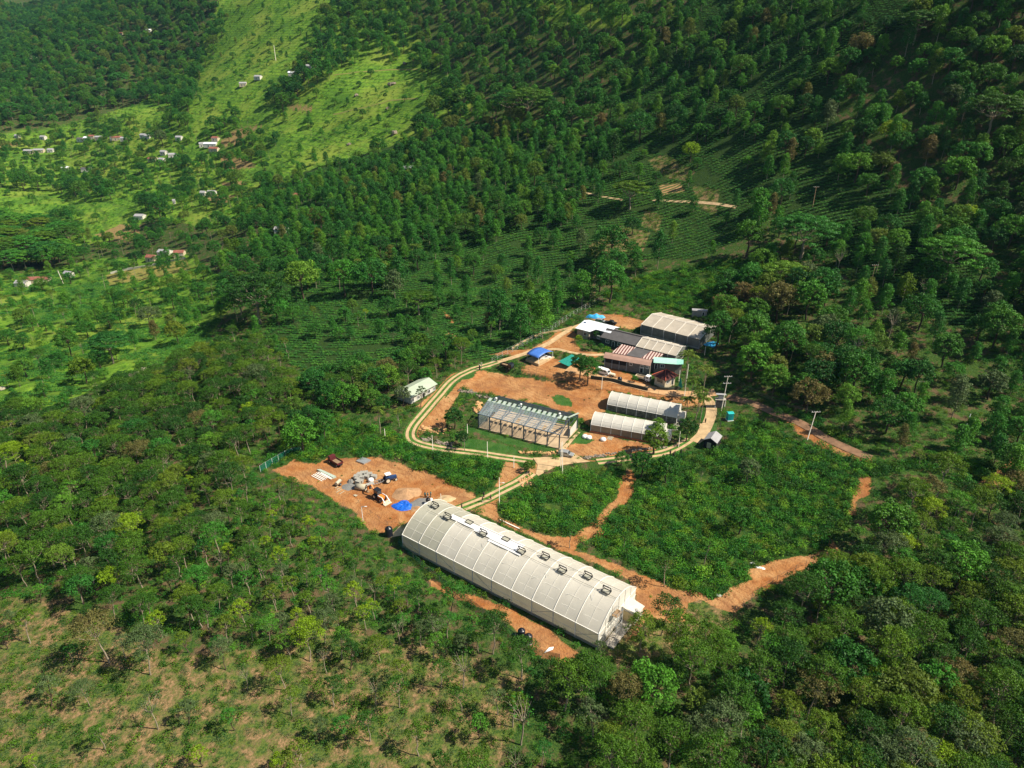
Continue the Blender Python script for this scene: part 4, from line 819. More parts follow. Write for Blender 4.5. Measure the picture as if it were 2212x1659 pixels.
for x in (0, L):
    m1 = MB(); pr = arch(20, W, H, RISE, PW); m1.add([(x, 0, .1)]+[(x, y, z) for y, z in pr]+[(x, W, .1)], [tuple(range(23))]); m1.build('end_wall', M['endf'], gh)
    f = MB()
    for y in (2.7, 5.4, 8.2, 11, 13.7): f.bar((x+(.06 if x else -.06), y, .1), (x+(.06 if x else -.06), y, onroof(0, y, 0).z), .09)
    for z in (2.2, 4.0): f.bar((x+(.06 if x else -.06), 0, z), (x+(.06 if x else -.06), W, z), .07)
    f.build('end_frame', M['rib'], gh)
m1 = MB()
for y in (0, W): m1.box((L/2, y, -.05), (L+.3, .35, 1.3))
for x in (0, L): m1.box((x, W/2, -.05), (.3, W-.4, 1.28))
m1.build('plinth', M['conc'], gh)
for i in range(NB+1): MB().tube([(i*bay, -.1, 0), (i*bay, -.1, H+.1)], .085, 6).build('post', M['galv'] if i % 3 else M['rib'], gh)
f = MB(); f.bar((0, -.09, H), (L, -.09, H), .16); f.bar((0, -.07, 1.9), (L, -.07, 1.9), .08); f.build('eave_rail', M['rib'], gh)
for i in (0, 2, 4, 7, 9):
    f = MB(); s_ = 1 if i % 2 == 0 else -1; f.bar((i*bay+(0 if s_ > 0 else bay), -.06, H-.1), (i*bay+(bay if s_ > 0 else 0), -.06, .8), .07); f.build('brace', M['galv'], gh)
for k_ in range(10):
    x = (k_+.45)*bay+.3; y = 7.4 if k_ in (1, 3, 5, 7, 9) else 9.0; c = onroof(x, y, .32); op = k_ not in (2, 4); v = MB(); w_, d_ = 1.75, 1.2; t_ = .15
    P0 = [c+Vector((sx*w_/2, sy*d_/2, 0)) for sx, sy in ((-1, -1), (1, -1), (1, 1), (-1, 1))]
    for q in range(4): v.bar(P0[q], P0[(q+1) % 4], t_)
    if op:
        ang = R(66); hinge = d_/2 if k_ % 2 else d_/2
        Q = [Vector((p.x, c.y+hinge-(hinge-(p.y-c.y))*math.cos(ang), c.z+(hinge-(p.y-c.y))*math.sin(ang))) for p in P0]
        for q in range(4): v.bar(Q[q], Q[(q+1) % 4], t_)
        v.bar(P0[0], Q[0]-Vector((0, 0, .05)), .06)
    vo = v.build('roof_vent', M['black'], gh); MB().add([tuple(p+Vector((0, 0, -.03))) for p in P0], [(0, 1, 2, 3)]).build('opening', M['film_old'], vo)
for x0 in (5.1, 6.6, 8.2): MB().tube([onroof(x0*bay, 3.2, .2), onroof((x0+1.25)*bay, 9.6, .2)], .03, 5).build('brace_wire', M['galv'], gh)
for x0 in (3.9, 7.1, 9.2): MB().tube([(x0*bay, .2, 2), (x0*bay, 5.5, H+RISE+.6)], .03, 5).build('tie_wire', M['galv'], gh)
# entrance porch on the right end
pm = MB(); pm.prof_x([(10.0, .1), (13.6, .1), (13.6, 3.0), (10.0, 3.5)], L+.05, L+3.2); po = pm.build('porch', M['endf'], gh)
MB().add([(L-.2, 9.9, 3.75), (L+3.5, 9.9, 3.0), (L+3.5, 13.8, 2.7), (L-.2, 13.8, 3.4)], [(0, 1, 2, 3)]).build('porch_roof', M['film'], po, solid=.06)
MB().box((L+1.7, 9.9, 1.5), (2.6, .12, 2.7)).build('door', mat('beige_door', (.66, .52, .28), .7), po)
MB().box((L+1.6, W/2-1, .2), (2.2, W-5, .35)).build('entrance_slab', M['conc'], gh)
# scaffold tower by the end wall
sc_e = empty('scaffold_tower', gh.matrix_world @ Vector((0, 0, 0)), rz, 'tall narrow metal scaffold tower against the sunny end of the long greenhouse', 'scaffold')
sc_e.location = Vector(gh.location)+Matrix.Rotation(rz, 3, 'Z') @ Vector((L+1.0, 5.6, 0))
for sx in (-.7, .7):
    for sy in (-1.2, 1.2): MB().tube([(sx, sy, 0), (sx, sy, 6.6)], .05, 6).build('leg', M['galv'], sc_e)
for z in (1.6, 3.2, 4.8, 6.4):
    f = MB()
    for sx in (-.7, .7): f.bar((sx, -1.2, z), (sx, 1.2, z), .06)
    for sy in (-1.2, 1.2): f.bar((-.7, sy, z), (.7, sy, z), .06)
    f.build('rail', M['galv'], sc_e)
MB().box((0, 0, 5.6), (1.3, 2.3, .08)).build('platform', M['wood'], sc_e)
f = MB(); 
for i in range(4): f.bar((.7, -1.2, i*1.6), (.7, 1.2, i*1.6+1.6), .04)
f.build('brace', M['galv'], sc_e)
# ------------------------------------------------------------------ steel frame greenhouse under construction
a, b = up('E', 240, 770, 1.0), up('E', 1425, 1085, 1.0); fg, L, rz = fr('unfinished_greenhouse', a, b, 1.0, 'unfinished greenhouse of dark steel columns with clear sheets on its near roof', 'greenhouse'); W = 13.6; H = 4.7; HR = 6.9
MB().box((L/2, W/2, -.4), (L+.6, W+.6, 1.0)).build('floor', M['slab'], fg)
for i in range(8):
    for y in (0, W, W/2): 
        if y != W/2 or i in (0, 7): MB().box((L*i/7, y, (H if y != W/2 else HR)/2+.05), (.30, .30, (H if y != W/2 else HR)-.1)).build('column', M['steel'], fg)
for i in range(8):
    f = MB(); x = L*i/7; f.bar((x, 0, H), (x, W/2, HR), .16); f.bar((x, W/2, HR), (x, W, H), .16); f.bar((x, 0, H-.1), (x, W, H-.1), .12)
    for y in (3.4, 6.8, 10.2): f.bar((x, y, H-.1), (x, y, HR-abs(y-W/2)*(HR-H)/(W/2)), .08)
    f.build('truss', M['steel'], fg)
for j in range(17):
    y = W*j/16; z = HR-abs(y-W/2)*(HR-H)/(W/2)+.12; f = MB(); f.bar((-.3, y, z), (L+.3, y, z), .10 if j not in (0, 16) else .22); f.build('purlin', mat('bluish_purlin', (.16, .21, .26), .5) if j < 8 else M['steel'], fg)
for i in range(28):
    if i in (25, 26, 27): continue
    x = L*i/28+.1; w_ = L/28-.12; f = MB(); z0 = .24; ya = 0 if i % 9 != 4 else 2.0; za = H+(HR-H)*ya/(W/2)
    f.add([(x, ya, za+z0), (x+w_, ya, za+z0), (x+w_, W/2-.6, HR+z0-.18), (x, W/2-.6, HR+z0-.18)], [(0, 1, 2, 3)]); f.build('roof_sheet', M['glass'], fg)
for i in range(16):
    x = L*i/16; MB().add([(x, W/2-1.1, HR-.08), (x+L/26, W/2-1.1, HR-.08), (x+L/26, W/2+.5, HR+.36), (x, W/2+.5, HR+.36)], [(0, 1, 2, 3)]).build('ridge_sheet', M['mint_cap'], fg)
f = MB(); f.bar((L-.2, W/2-.3, HR+.5), (L+.2, W+.2, H+.9), .5, .22); f.build('gutter', M['mint_cap'], fg)
for x in (2.6, 11.5, 24.8): MB().lathe((x, W/2, HR+.2), [(.28, 0), (.28, .7), (.45, .75), (.3, 1.0), (.02, 1.05)], 10).build('roof_ventilator', M['white'], fg)
MB().add([(L+.05, W-5.6, .2), (L+.05, W-.6, .2), (L+.05, W-.6, 3.4), (L+.05, W-5.6, 2.6)], [(0, 1, 2, 3)]).build('end_panel', M['endf'], fg)
MB().add([(.05, .2, .2), (.05, W-4, .2), (.05, W-4, H-.3), (.05, .2, H-.6)], [(0, 1, 2, 3)]).build('end_panel', M['glass'], fg)
MB().add([(.2, -.05, .2), (L/7-.2, -.05, .2), (L/7-.2, -.05, H-.3), (.2, -.05, H-.3)], [(0, 1, 2, 3)]).build('side_panel', M['glass'], fg)
# ------------------------------------------------------------------ tunnel greenhouses
def tunnel(k, A, B, zg, W, H, rise, nb, sm, label):
    a, b = up(k, *A, zg), up(k, *B, zg); e, L, rz = fr('tunnel_greenhouse', a, b, zg, label, 'greenhouse', 'tunnel greenhouses'); m1 = MB(); m1.smooth = True; m1.sheet(vault(L, W, H, rise, nb, sag=.07, p=.7)); m1.build('roof_cover', mat('tunnel_film', (.66, .64, .57), .5, var=.07, scale=.4, trans=.2), e)
    def pt(x, y, l=.08): return (x, y, H+rise*max(0, 1-(2*y/W-1)**2)**.7+l)
    for i in range(nb+1):
        MB().tube([pt(L*i/nb, y) for y, _ in arch(14, W, 0, 1)], .07, 6).build('rib', M['rib'], e); MB().tube([(L*i/nb, -.06, 0), (L*i/nb, -.06, H)], .05, 6).build('post', M['rib'], e)
    for y in (1.0, W-1.0): MB().tube([pt(0, y, .03), pt(L, y, .03)], .03, 5).build('purlin', M['rib'], e)
    for y, mm in ((0, sm), (W, M['net'])): MB().add([(0, y, 0), (L, y, 0), (L, y, H), (0, y, H)], [(0, 1, 2, 3)]).build('side_wall', mm, e)
    f = MB(); f.bar((0, -.05, H), (L, -.05, H), .12); f.build('eave_rail', M['rib'], e)
    for x in (0, L): MB().add([(x, 0, 0)]+[pt(x, y, -.02) for y, _ in arch(16, W, 0, 1)]+[(x, W, 0)], [tuple(range(19))]).build('end_wall', M['endf'], e)
    MB().box((L/2, W/2, -.3), (L+.5, W+.5, .7)).build('plinth', mat('brick_plinth', (.30, .13, .07), .9), e)
    p_ = MB(); p_.prof_x([(W*.2, 0), (W*.75, 0), (W*.75, 2.2), (W*.48, 2.9), (W*.2, 2.2)], L+.03, L+1.9); po = p_.build('porch', M['endf'], e); MB().box((L+1.94, W*.45, 1.05), (.06, 1.1, 2.0)).build('door', M['white'], po); return e, L
t1, _ = tunnel('B', (630,1225), (1395,1375), 1.5, 7.6, 2.4, 2.6, 7, M['net_dark'], 'arched tunnel greenhouse with dark latticed side, the farther of the two tunnels')
t2, tL2 = tunnel('B', (450,1445), (1245,1585), 1.3, 7.4, 2.2, 2.1, 7, mat('tan_side_net', (.26, .22, .15), .8, var=.12, scale=.6), 'arched tunnel greenhouse with plain tan side wall, the nearer of the two tunnels')
# ------------------------------------------------------------------ net houses and farm buildings
def nethouse(name, label, A, B, Rg, zg, ze, zr, hw=None):
    a, b, r = up('B', *A, ze), up('B', *B, ze), up('B', *Rg, zr); e, L, rz = fr(name, a, b, zg, label, 'greenhouse', 'pitched net houses'); n = Vector((-math.sin(rz), math.cos(rz), 0)); h = (r-a).dot(n) if hw is None else hw; H = ze-zg; HR = zr-zg; W = 2*h
    print(name, 'L %.1f halfW %.1f' % (L, h)); cm = mat('net_roof', (.55, .49, .40), .7, var=.08, scale=.4, trans=.2)
    for y0, z0, y1, z1 in ((0, H, h, HR), (h, HR, W, H)):
        m_ = MB(); rows = []
        for i in range(25): x = L*i/24; s_ = .1*abs(math.sin(PI*i/24*5)); rows.append([(x, y0+(y1-y0)*j/4, z0+(z1-z0)*j/4-s_*math.sin(PI*j/4)) for j in range(5)])
        m_.sheet(rows); m_.build('roof_net', cm, e)
    MB().prof_x([(h-.6, HR-.08), (h, HR+.22), (h+.6, HR-.08)], 0, L).build('ridge_cap', mat('ridge_net', (.62, .56, .47), .7), e)
    for i in range(6): f = MB(); x = L*i/5; f.bar((x, 0, H+.08), (x, h, HR+.08), .12); f.bar((x, h, HR+.08), (x, W, H+.08), .12); f.build('rafter', M['rib'], e)
    for y in (0, W): MB().add([(0, y, 0), (L, y, 0), (L, y, H-.05), (0, y, H-.05)], [(0, 1, 2, 3)]).build('side_net', mat('grey_side_net', (.17, .18, .165), .8, var=.25, scale=.5, alpha=.85), e)
    for x in (0, L): MB().add([(x, 0, 0), (x, W, 0), (x, W, H-.05), (x, h, HR-.05), (x, 0, H-.05)], [(0, 1, 2, 3, 4)]).build('end_net', mat('grey_side_net', (.2, .2, .18)), e)
    for i in range(6): MB().tube([(L*i/5, -.06, -1), (L*i/5, -.06, H)], .06, 6).build('post', M['galv'], e)
    MB().box((L/2, W/2, -.6), (L, W, 1.2)).build('floor', M['conc'], e)
nethouse('net_house', 'large beige pitched net house behind the grey-roofed buildings, backed by tall grass', (1010,270), (1660,437), (1160,160), 7.2, 10.6, 12.6)
nethouse('net_house', 'beige pitched net house adjoining the dark grey roof, in front of the larger net house', (950,512), (1395,620), (1085,425), 5.9, 9.0, 10.8)
# white roofed building: long slope over a projecting left room
def white_building():
    a, b, r = up('B', 250, 305, 9.1), up('B', 415, 355, 9.1), up('B', 380, 225, 10.7); r2 = up('B', 722, 311, 10.7); e, L, rz = fr('white_roofed_house', r, r2, 6.3, 'house with bright white metal roof, at the back left of the farm buildings', 'house')
    la = loc(e, a); HR = 4.4; y0 = la.y; ex = 6.2; print('white_building L %.1f depth %.1f wing %.1f' % (L, -y0, ex)); ym = y0*.62; z0 = 2.8; zm = HR+(z0-HR)*ym/y0; yb = -ym
    MB().add([(0, 0, HR), (L, 0, HR), (L, ym, zm), (ex+1.4, ym, zm), (ex, y0, z0), (-.4, y0, z0), (L, yb, zm), (0, yb, zm)], [(0, 1, 2, 3, 4, 5), (0, 7, 6, 1)]).build('roof', M['roof_w'], e, solid=.1)
    w = MB(); w.prof_x([(ym+.5, -1), (yb-.5, -1), (yb-.5, zm+.1), (0, HR-.2), (ym+.5, zm+.1)], .4, L-.4); w.build('wall', M['dwall'], e); w = MB(); w.prof_x([(y0+.5, -1), (ym+.5, -1), (ym+.5, zm), (y0+.5, z0)], .2, ex-.5); w.build('wing', mat('beige_grey_wall', (.36, .31, .25), .9), e)
    openings(e, [('window', 4.0, 1.5, .6, 1.5), ('window', 10, 1.2, .8, 1.2)], y0+.5); MB().box((1.2, -1.2, HR-.2), (.9, 1.1, .12)).build('skylight', M['blue'], e)
white_building()
gable('grey_roofed_building', 'building with a broad dark grey roof between the white roof and the net house', 'building', 'B', (555,410), (972,512), (685,325), 5.9, 8.6, 10.5, mat('dark_green_wall', (.05, .075, .07), .8), M['roof_g'], [('window', 3, 1.4, .8, 1.2), ('door', 5.5, 1.0, 0, 2), ('window', 8, 1.4, .8, 1.2)], cap=M['shade'])
def slopes(name, label, cat, A, B, T, zg, ze, zt, wall, roof, ops=(), deep=None, inset=.6):
    a, b, t_ = up('B', *A, ze), up('B', *B, ze), up('B', *T, zt); e, L, rz = fr(name, a, b, zg, label, cat); n = Vector((-math.sin(rz), math.cos(rz), 0)); d = (t_-a).dot(n); H, HT = ze-zg, zt-zg; print(name, 'L %.1f depth %.1f' % (L, d))
    m_ = MB(); m_.prof_x([(0, H-.1), (0, H), (d*.5, H+(HT-H)*.62), (d, HT), (d, HT-.12), (d*.5, H+(HT-H)*.62-.12)], 0, L); m_.build('roof', roof, e)
    w = MB(); w.prof_x([(inset, -1.3), (d-.1, -1.3), (d-.1, HT-.16), (d*.5, H+(HT-H)*.62-.16), (inset, H+(HT-H)*inset/d*1.0-.14)], .3, L-.3); w.build('wall', wall, e); openings(e, ops, inset); return e, L, d
pk, pL, _ = slopes('pink_roofed_shed', 'long shed with faded pink-brown roof and grey walls facing the minibus', 'shed', (590,637), (1110,731), (612,575), 4.8, 8.2, 9.6, M['dwall'], M['roof_p'], [('window', 10.2, 1.1, 2.0, 1.0), ('window', 14.3, 1.3, 1.8, 1.1), ('door', 14.2, 1.2, .1, 2.0), ('window', 16.2, .9, 1.9, .9)])
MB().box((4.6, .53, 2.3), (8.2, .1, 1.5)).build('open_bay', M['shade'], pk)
for x in (.6, 3.3, 6.0, 8.7): MB().tube([(x, .2, -.5), (x, .2, 3.3)], .07, 6).build('post', M['galv'], pk)
mt, mL, md_ = slopes('mint_roofed_house', 'house with pale mint green roof and a white window, right of the pink-brown roof', 'house', (1145,692), (1400,712), (1150,630), 4.6, 8.7, 9.8, mat('brown_grey_wall', (.16, .14, .125), .9, var=.15), M['roof_m'], [('window', 3.2, 1.4, 2.1, 1.3), ('door', 1.0, .9, 1.6, 1.9)])
MB().add([(mL-.02, 0, 4.05), (mL+2.4, .9, 3.95), (mL+2.4, 3.3, 4.7), (mL-.02, md_, 5.15)], [(0, 1, 2, 3)]).build('side_roof', mat('mint_roof_dull', (.22, .50, .42), .5), mt, solid=.08)
MB().prism([(mL-.3, .8), (mL+2.0, 1.3), (mL+2.0, 3.0), (mL-.3, 3.6)], -1, 3.9).build('side_room', M['dwall'], mt)
a, b, c_, d_ = up('B', 682, 580, 8.9), up('B', 1150, 668, 8.9), up('B', 1262, 598, 9.6), up('B', 795, 488, 9.6); e, L, rz = fr('rusty_roofed_shed', a, b, 5.0, 'low shed with rust-striped sheets around a grey patch, between pink and grey roofs', 'shed')
q = [loc(e, p) for p in (a, b, c_, d_)]; lp = lambda s_, t_: (q[0].lerp(q[1], s_)).lerp(q[3].lerp(q[2], s_), t_)
for s0, s1, mm in ((0, .34, 'stripe'), (.34, .70, 'roof_g'), (.70, 1, 'stripe')): MB().add([tuple(lp(s0, 0)), tuple(lp(s1, 0)), tuple(lp(s1, 1)), tuple(lp(s0, 1))], [(0, 1, 2, 3)]).build('roof', M[mm], e, solid=.08)
MB().prism([tuple(lp(s_, t_))[:2] for s_, t_ in ((.02, .04), (.98, .04), (.98, .96), (.02, .96))], -1, 3.7).build('wall', M['dwall'], e)
# tiled hut seen corner-on
def hut():
    c = up('B', 1268, 962, 4.4); e = empty('tiled_hut', (c.x, c.y, 4.4), R(38), 'small hut with dark red hipped tile roof below the mint roof', 'hut'); Wd, D = 5.2, 4.6; H = 2.9
    MB().box((Wd/2, D/2, H/2-.4), (Wd, D, H+.8)).build('wall', M['cream'], e); h = .8
    V = [(-h, -h, H-.1), (Wd+h, -h, H-.1), (Wd+h, D+h, H-.1), (-h, D+h, H-.1), (D/2, D/2, H+2.1), (Wd-D/2, D/2, H+2.1)]
    rf = MB().add(V, [(0, 1, 5, 4), (1, 2, 5), (2, 3, 4, 5), (3, 0, 4)]).build('roof', M['roof_t'], e, solid=.1); f = MB()
    for p, q_ in ((0, 4), (1, 5), (2, 5), (3, 4), (4, 5)): f.tube([Vector(V[p])+Vector((0, 0, .06)), Vector(V[q_])+Vector((0, 0, .06))], .13, 6)
    f.build('ridge_tile', M['tile_cap'], rf); openings(e, [('window', 1.5, 1.6, 1.0, 1.1), ('door', 3.9, 1.0, 0, 2.0)], 0); MB().box((-.03, 2.3, 1.5), (.1, 2.4, 1.2)).build('window', M['win'], e)
hut()
def shelter():
    a, b = up('A', 1680, 590, 7.3), up('A', 1810, 640, 7.3); c_ = up('A', 1995, 575, 7.3); e, L, rz = fr('blue_shelter', a, b, 5.0, 'open shelter with curved blue metal roof beside the curved drive', 'shelter'); q = loc(e, c_); d = q.y; print('shelter', L, d)
    rows = [[(x*L, d*j/8-.2, 2.2+.9*math.sin(PI*j/8)**.9) for j in range(9)] for x in (0, .25, .5, .75, 1)]; m_ = MB(); m_.smooth = True; m_.sheet(rows); m_.build('roof', M['roof_b'], e, solid=.06)
    for x in (.1, L-.1):
        for y in (.1, d-.4): MB().tube([(x, y, -.6), (x, y, 2.3)], .07, 6).build('post', M['galv'], e)
    MB().box((L/2, d/2, -.5), (L+.6, d+.6, 1.0)).build('floor', M['conc_w'], e); MB().box((L/2, d-.6, .7), (L-.6, .1, 1.0)).build('back_wall', M['dwall'], e); return e
shelter()
gable('white_bungalow', 'white bungalow with sage green hipped roof beside the curving concrete drive', 'house', 'A', (395,1085), (692,928), (470,880), 1.3, 4.3, 5.7, M['wwall'], M['roof_s'], [('window', 1.6, 1.0, .8, 1.2), ('window', 4.2, 1.0, .8, 1.2), ('door', 6.8, 1.3, 0, 2.1), ('window', 9.4, 1.4, .8, 1.3), ('window', 12.2, .9, .8, 1.3)], over=.7, hw=3.9)
def small_gable(name, label, cat, k, p, L, W, H, HR, rz, wall, roof, ops=(), zg=None, group=None):
    c = at(k, *p); z = c.z if zg is None else zg; e = empty(name, (c.x, c.y, z), rz, label, cat, group); w = MB(); w.prof_x([(.2-W/2, -1), (W/2-.2, -1), (W/2-.2, H+.05), (0, HR-.1), (.2-W/2, H+.05)], .2-L/2, L/2-.2); w.build('wall', wall, e)
    MB().prof_x([(-W/2, H), (0, HR), (W/2, H), (W/2, H-.1), (0, HR-.12), (-W/2, H-.1)], -L/2, L/2).build('roof', roof, e); openings(e, ops, -W/2+.2); return e
e = small_gable('grey_hut', 'small dark-walled hut with grey gable roof at the foot of the loading slab', 'hut', 'F', (1515,775), 5.2, 4.2, 2.5, 3.7, R(58), M['shade'], M['roof_grey']); MB().box((-2.45, .3, 1.0), (.1, 1.2, 1.9)).build('door', M['cream'], e)
e = small_gable('block_hut', 'small grey block hut with flat sheet roof in the tall grass behind the net house', 'hut', 'B', (1650,170), 6.2, 2.6, 2.4, 2.6, R(-12), M['block'], M['roof_grey'], [('door', 1.5, .8, 0, 1.9)])
# ------------------------------------------------------------------ vehicles
def wheels(e, xs, y, r=.36, w=.24, rim='galv'):
    for x in xs:
        for s_ in (-1, 1):
            o = MB().tube([(x, s_*y-s_*w/2, r), (x, s_*y+s_*w/2, r)], r, 14).build('wheel', M['tyre'], e); MB().tube([(x, s_*(y+w/2-.05), r), (x, s_*(y+w/2+.02), r)], r*.55, 12).build('rim', M[rim], o)
def side_prof(e, prof, w, name, m, parent=None):
    return MB().add([(x, -w/2, z) for x, z in prof]+[(x, w/2, z) for x, z in prof], [tuple(range(len(prof)-1, -1, -1)), tuple(range(len(prof), 2*len(prof)))]+[(i, (i+1) % len(prof), len(prof)+(i+1) % len(prof), len(prof)+i) for i in range(len(prof))]).build(name, m, parent or e)
def minibus(p, rz, label):
    e = empty('minibus', p, rz, label, 'minibus'); side_prof(e, [(-2.5, .35), (2.35, .35), (2.6, .8), (2.45, 1.15), (1.75, 1.95), (1.5, 2.12), (-2.35, 2.15), (-2.55, 1.9)], 1.8, 'body', M['white']); wheels(e, (-1.6, 1.7), .82)
    for s_ in (-1, 1):
        for x0, x1 in ((-2.3, -1.0), (-.9, .4), (.5, 1.5)): MB().box(((x0+x1)/2, s_*.905, 1.52), (x1-x0, .03, .55)).build('window', M['win'], e)
        MB().box((2.55, s_*.6, .85), (.06, .3, .18)).build('headlight', M['galv'], e)
    MB().add([(2.40, -.75, 1.25), (2.40, .75, 1.25), (1.86, .7, 1.9), (1.86, -.7, 1.9)], [(0, 1, 2, 3)]).build('windscreen', M['win'], e, solid=.03); return e
def pickup(p, rz, label, paint, open_bed=True, group=None):
    e = empty('pickup' if open_bed else 'car', p, rz, label, 'pickup' if open_bed else 'car', group)
    prof = [(-2.5, .45), (2.4, .45), (2.5, .95), (1.35, 1.1), (.75, 1.72), (-.55, 1.75), (-.75, 1.1), (-2.5, 1.05)] if open_bed else [(-2.2, .4), (2.2, .4), (2.3, .85), (1.3, 1.02), (.6, 1.62), (-1.6, 1.65), (-2.25, 1.1)]
    side_prof(e, prof, 1.75, 'body', paint); wheels(e, (-1.5, 1.5), .8)
    for s_ in (-1, 1): MB().box((.05, s_*.885, 1.38), (1.0, .03, .4)).build('window', M['win'], e); MB().box((2.42, s_*.6, .8), (.08, .35, .16)).build('headlight', M['white'], e)
    MB().add([(1.28, -.75, 1.15), (1.28, .75, 1.15), (.80, .7, 1.68), (.80, -.7, 1.68)], [(0, 1, 2, 3)]).build('windscreen', M['win'], e, solid=.03)
    if open_bed: MB().box((-1.65, 0, 1.09), (1.5, 1.45, .06)).build('bed', M['shade'], e)
def truck(p, rz, label, cabm, bedm, cab_long=1.7, bed=3.6):
    e = empty('truck', p, rz, label, 'truck'); x0 = bed/2
    side_prof(e, [(x0+.2, .55), (x0+cab_long+.2, .55), (x0+cab_long+.25, 1.25), (x0+cab_long, 2.2), (x0+.3, 2.25)], 1.9, 'cab', cabm); wheels(e, (-bed*.28, x0+cab_long*.55), .85, .42)
    MB().add([(x0+cab_long+.27, -.8, 1.3), (x0+cab_long+.27, .8, 1.3), (x0+cab_long+.05, .75, 2.1), (x0+cab_long+.05, -.75, 2.1)], [(0, 1, 2, 3)]).build('windscreen', M['win'], e, solid=.03)
    for s_ in (-1, 1): MB().box((x0+cab_long*.55, s_*.965, 1.7), (cab_long*.5, .03, .55)).build('window', M['win'], e)
    f = MB(); f.box((0, 0, .95), (bed, 2.0, .14)); 
    for s_ in (-1, 1): f.box((0, s_*.97, 1.25), (bed, .07, .5))
    for s_ in (-1, 1): f.box((s_*(bed/2-.04), 0, 1.25), (.07, 1.86, .5))
    f.build('cargo_bed', bedm, e); MB().box((.5, 0, .65), (bed+1.6, .8, .3)).build('chassis', M['shade'], e); MB().box((0, 0, 1.06), (bed-.3, 1.7, .06)).build('bed_floor', M['wood'], e)
def tractor(p, rz):
    e = empty('tractor', p, rz, 'blue tractor with white canopy and cream wheels hitched to a ladder-like trailer', 'tractor'); side_prof(e, [(-.6, .7), (1.9, .7), (1.95, 1.35), (.5, 1.55), (-.6, 1.3)], .8, 'hood', M['blue'])
    MB().box((-.5, 0, 2.5), (1.6, 1.5, .12)).build('canopy', M['white'], e); MB().box((-.7, 0, 1.1), (1.2, 1.1, .9)).build('seat_platform', M['blue'], e)
    for x in (-1.2, .2):
        for s_ in (-1, 1): MB().tube([(x, s_*.65, 1.0), (x, s_*.65, 2.5)], .04, 6).build('post', M['shade'], e)
    for x, r, w in ((-.9, .8, .4), (1.5, .48, .3)):
        for s_ in (-1, 1): o = MB().tube([(x, s_*.65, r), (x, s_*(.65+w), r)], r, 18).build('wheel', M['tyre'], e); MB().tube([(x, s_*.8, r), (x, s_*(.68+w), r)], r*.68, 14).build('rim', M['cream_p'], o)
    t_ = empty('trailer', Vector(p)+Matrix.Rotation(rz, 3, 'Z') @ Vector((-5.0, 0, 0)), rz, 'long flat metal trailer with rails behind the blue tractor', 'trailer'); f = MB()
    for s_ in (-.7, .7): f.bar((-3.2, s_, .9), (2.4, s_, .9), .12)
    for i in range(9): f.bar((-3+i*.65, -.7, .9), (-3+i*.65, .7, .9), .08)
    f.bar((2.4, -.7, .9), (3.4, 0, .8), .1); f.bar((2.4, .7, .9), (3.4, 0, .8), .1); f.build('frame', M['galv'], t_); MB().box((-.8, 0, 1.0), (2.2, 1.1, .1)).build('deck', M['block'], t_); wheels(t_, (-.8,), .85, .42)
def backhoe(p, rz):
    e = empty('backhoe_loader', p, rz, 'orange backhoe loader with black cab and white loader arms standing in the clay yard', 'digger'); O = M['orange']; side_prof(e, [(-1.0, .6), (2.0, .6), (2.1, 1.3), (.7, 1.55), (-1.0, 1.4)], 1.0, 'body', O)
    side_prof(e, [(-1.3, 1.2), (.5, 1.2), (.35, 2.75), (-1.2, 2.75)], 1.35, 'cab', M['win']); MB().box((-.45, 0, 2.83), (1.9, 1.5, .12)).build('cab_roof', M['black'], e)
    for x, r, w in ((-.8, .78, .45), (1.6, .52, .35)):
        for s_ in (-1, 1): o = MB().tube([(x, s_*.6, r), (x, s_*(.6+w), r)], r, 18).build('wheel', M['tyre'], e); MB().tube([(x, s_*.8, r), (x, s_*(.62+w), r)], r*.5, 12).build('rim', M['cream_p'], o)
    for s_ in (-.75, .75): f = MB(); f.bar((.6, s_, 1.6), (2.4, s_, 1.7), .16); f.bar((2.4, s_, 1.7), (3.5, s_, .5), .16); f.build('loader_arm', M['white'], e)
    MB().add([(3.2, -1.15, .9), (3.2, 1.15, .9), (3.3, 1.15, .1), (3.3, -1.15, .1), (4.1, -1.15, .08), (4.1, 1.15, .08)], [(0, 1, 2, 3), (3, 2, 5, 4)]).build('bucket', M['cream_p'], e, solid=.07)
    o = MB().bar((-1.2, 0, 1.1), (-2.9, 0, 3.1), .34).build('boom', O, e); d = MB().bar((-2.9, 0, 3.1), (-4.6, 0, 1.9), .28).build('dipper', O, e)
    MB().bar((-4.6, 0, 2.0), (-4.75, 0, .8), .3).build('bucket_link', O, e); MB().add([(-4.5, -.35, .8), (-4.5, .35, .8), (-5.0, .35, .75), (-5.0, -.35, .75), (-5.05, -.35, .1), (-5.05, .35, .1), (-4.4, .35, .05), (-4.4, -.35, .05)], [(0, 1, 2, 3), (3, 2, 5, 4), (4, 5, 6, 7)]).build('digging_bucket', M['wood'], e, solid=.06)
    for s_ in (-1, 1): MB().bar((-1.1, s_*.7, .9), (-1.5, s_*1.2, .05), .14).build('stabiliser', M['black'], e)
minibus(at('B', 592, 818), R(-38), 'white minibus parked before the pink-brown roofed shed')
truck(at('B', 1000, 880), R(-32), 'flatbed truck with white cab and cream bed by the shed door', M['white'], M['cream_p'])
pickup(at('B', 672, 268), R(-28), 'black pickup with its bed covered, on the bare ground behind the white roof', M['black'])
pickup(at('B', 560, 250), R(-25), 'grey estate car behind the white roof beside the black pickup', M['galv'], False)
truck(up('C', 828, 440, .05), R(138), 'old dark maroon dump truck at the top left of the clay yard', M['maroon'], M['maroon'], 1.3, 3.4)
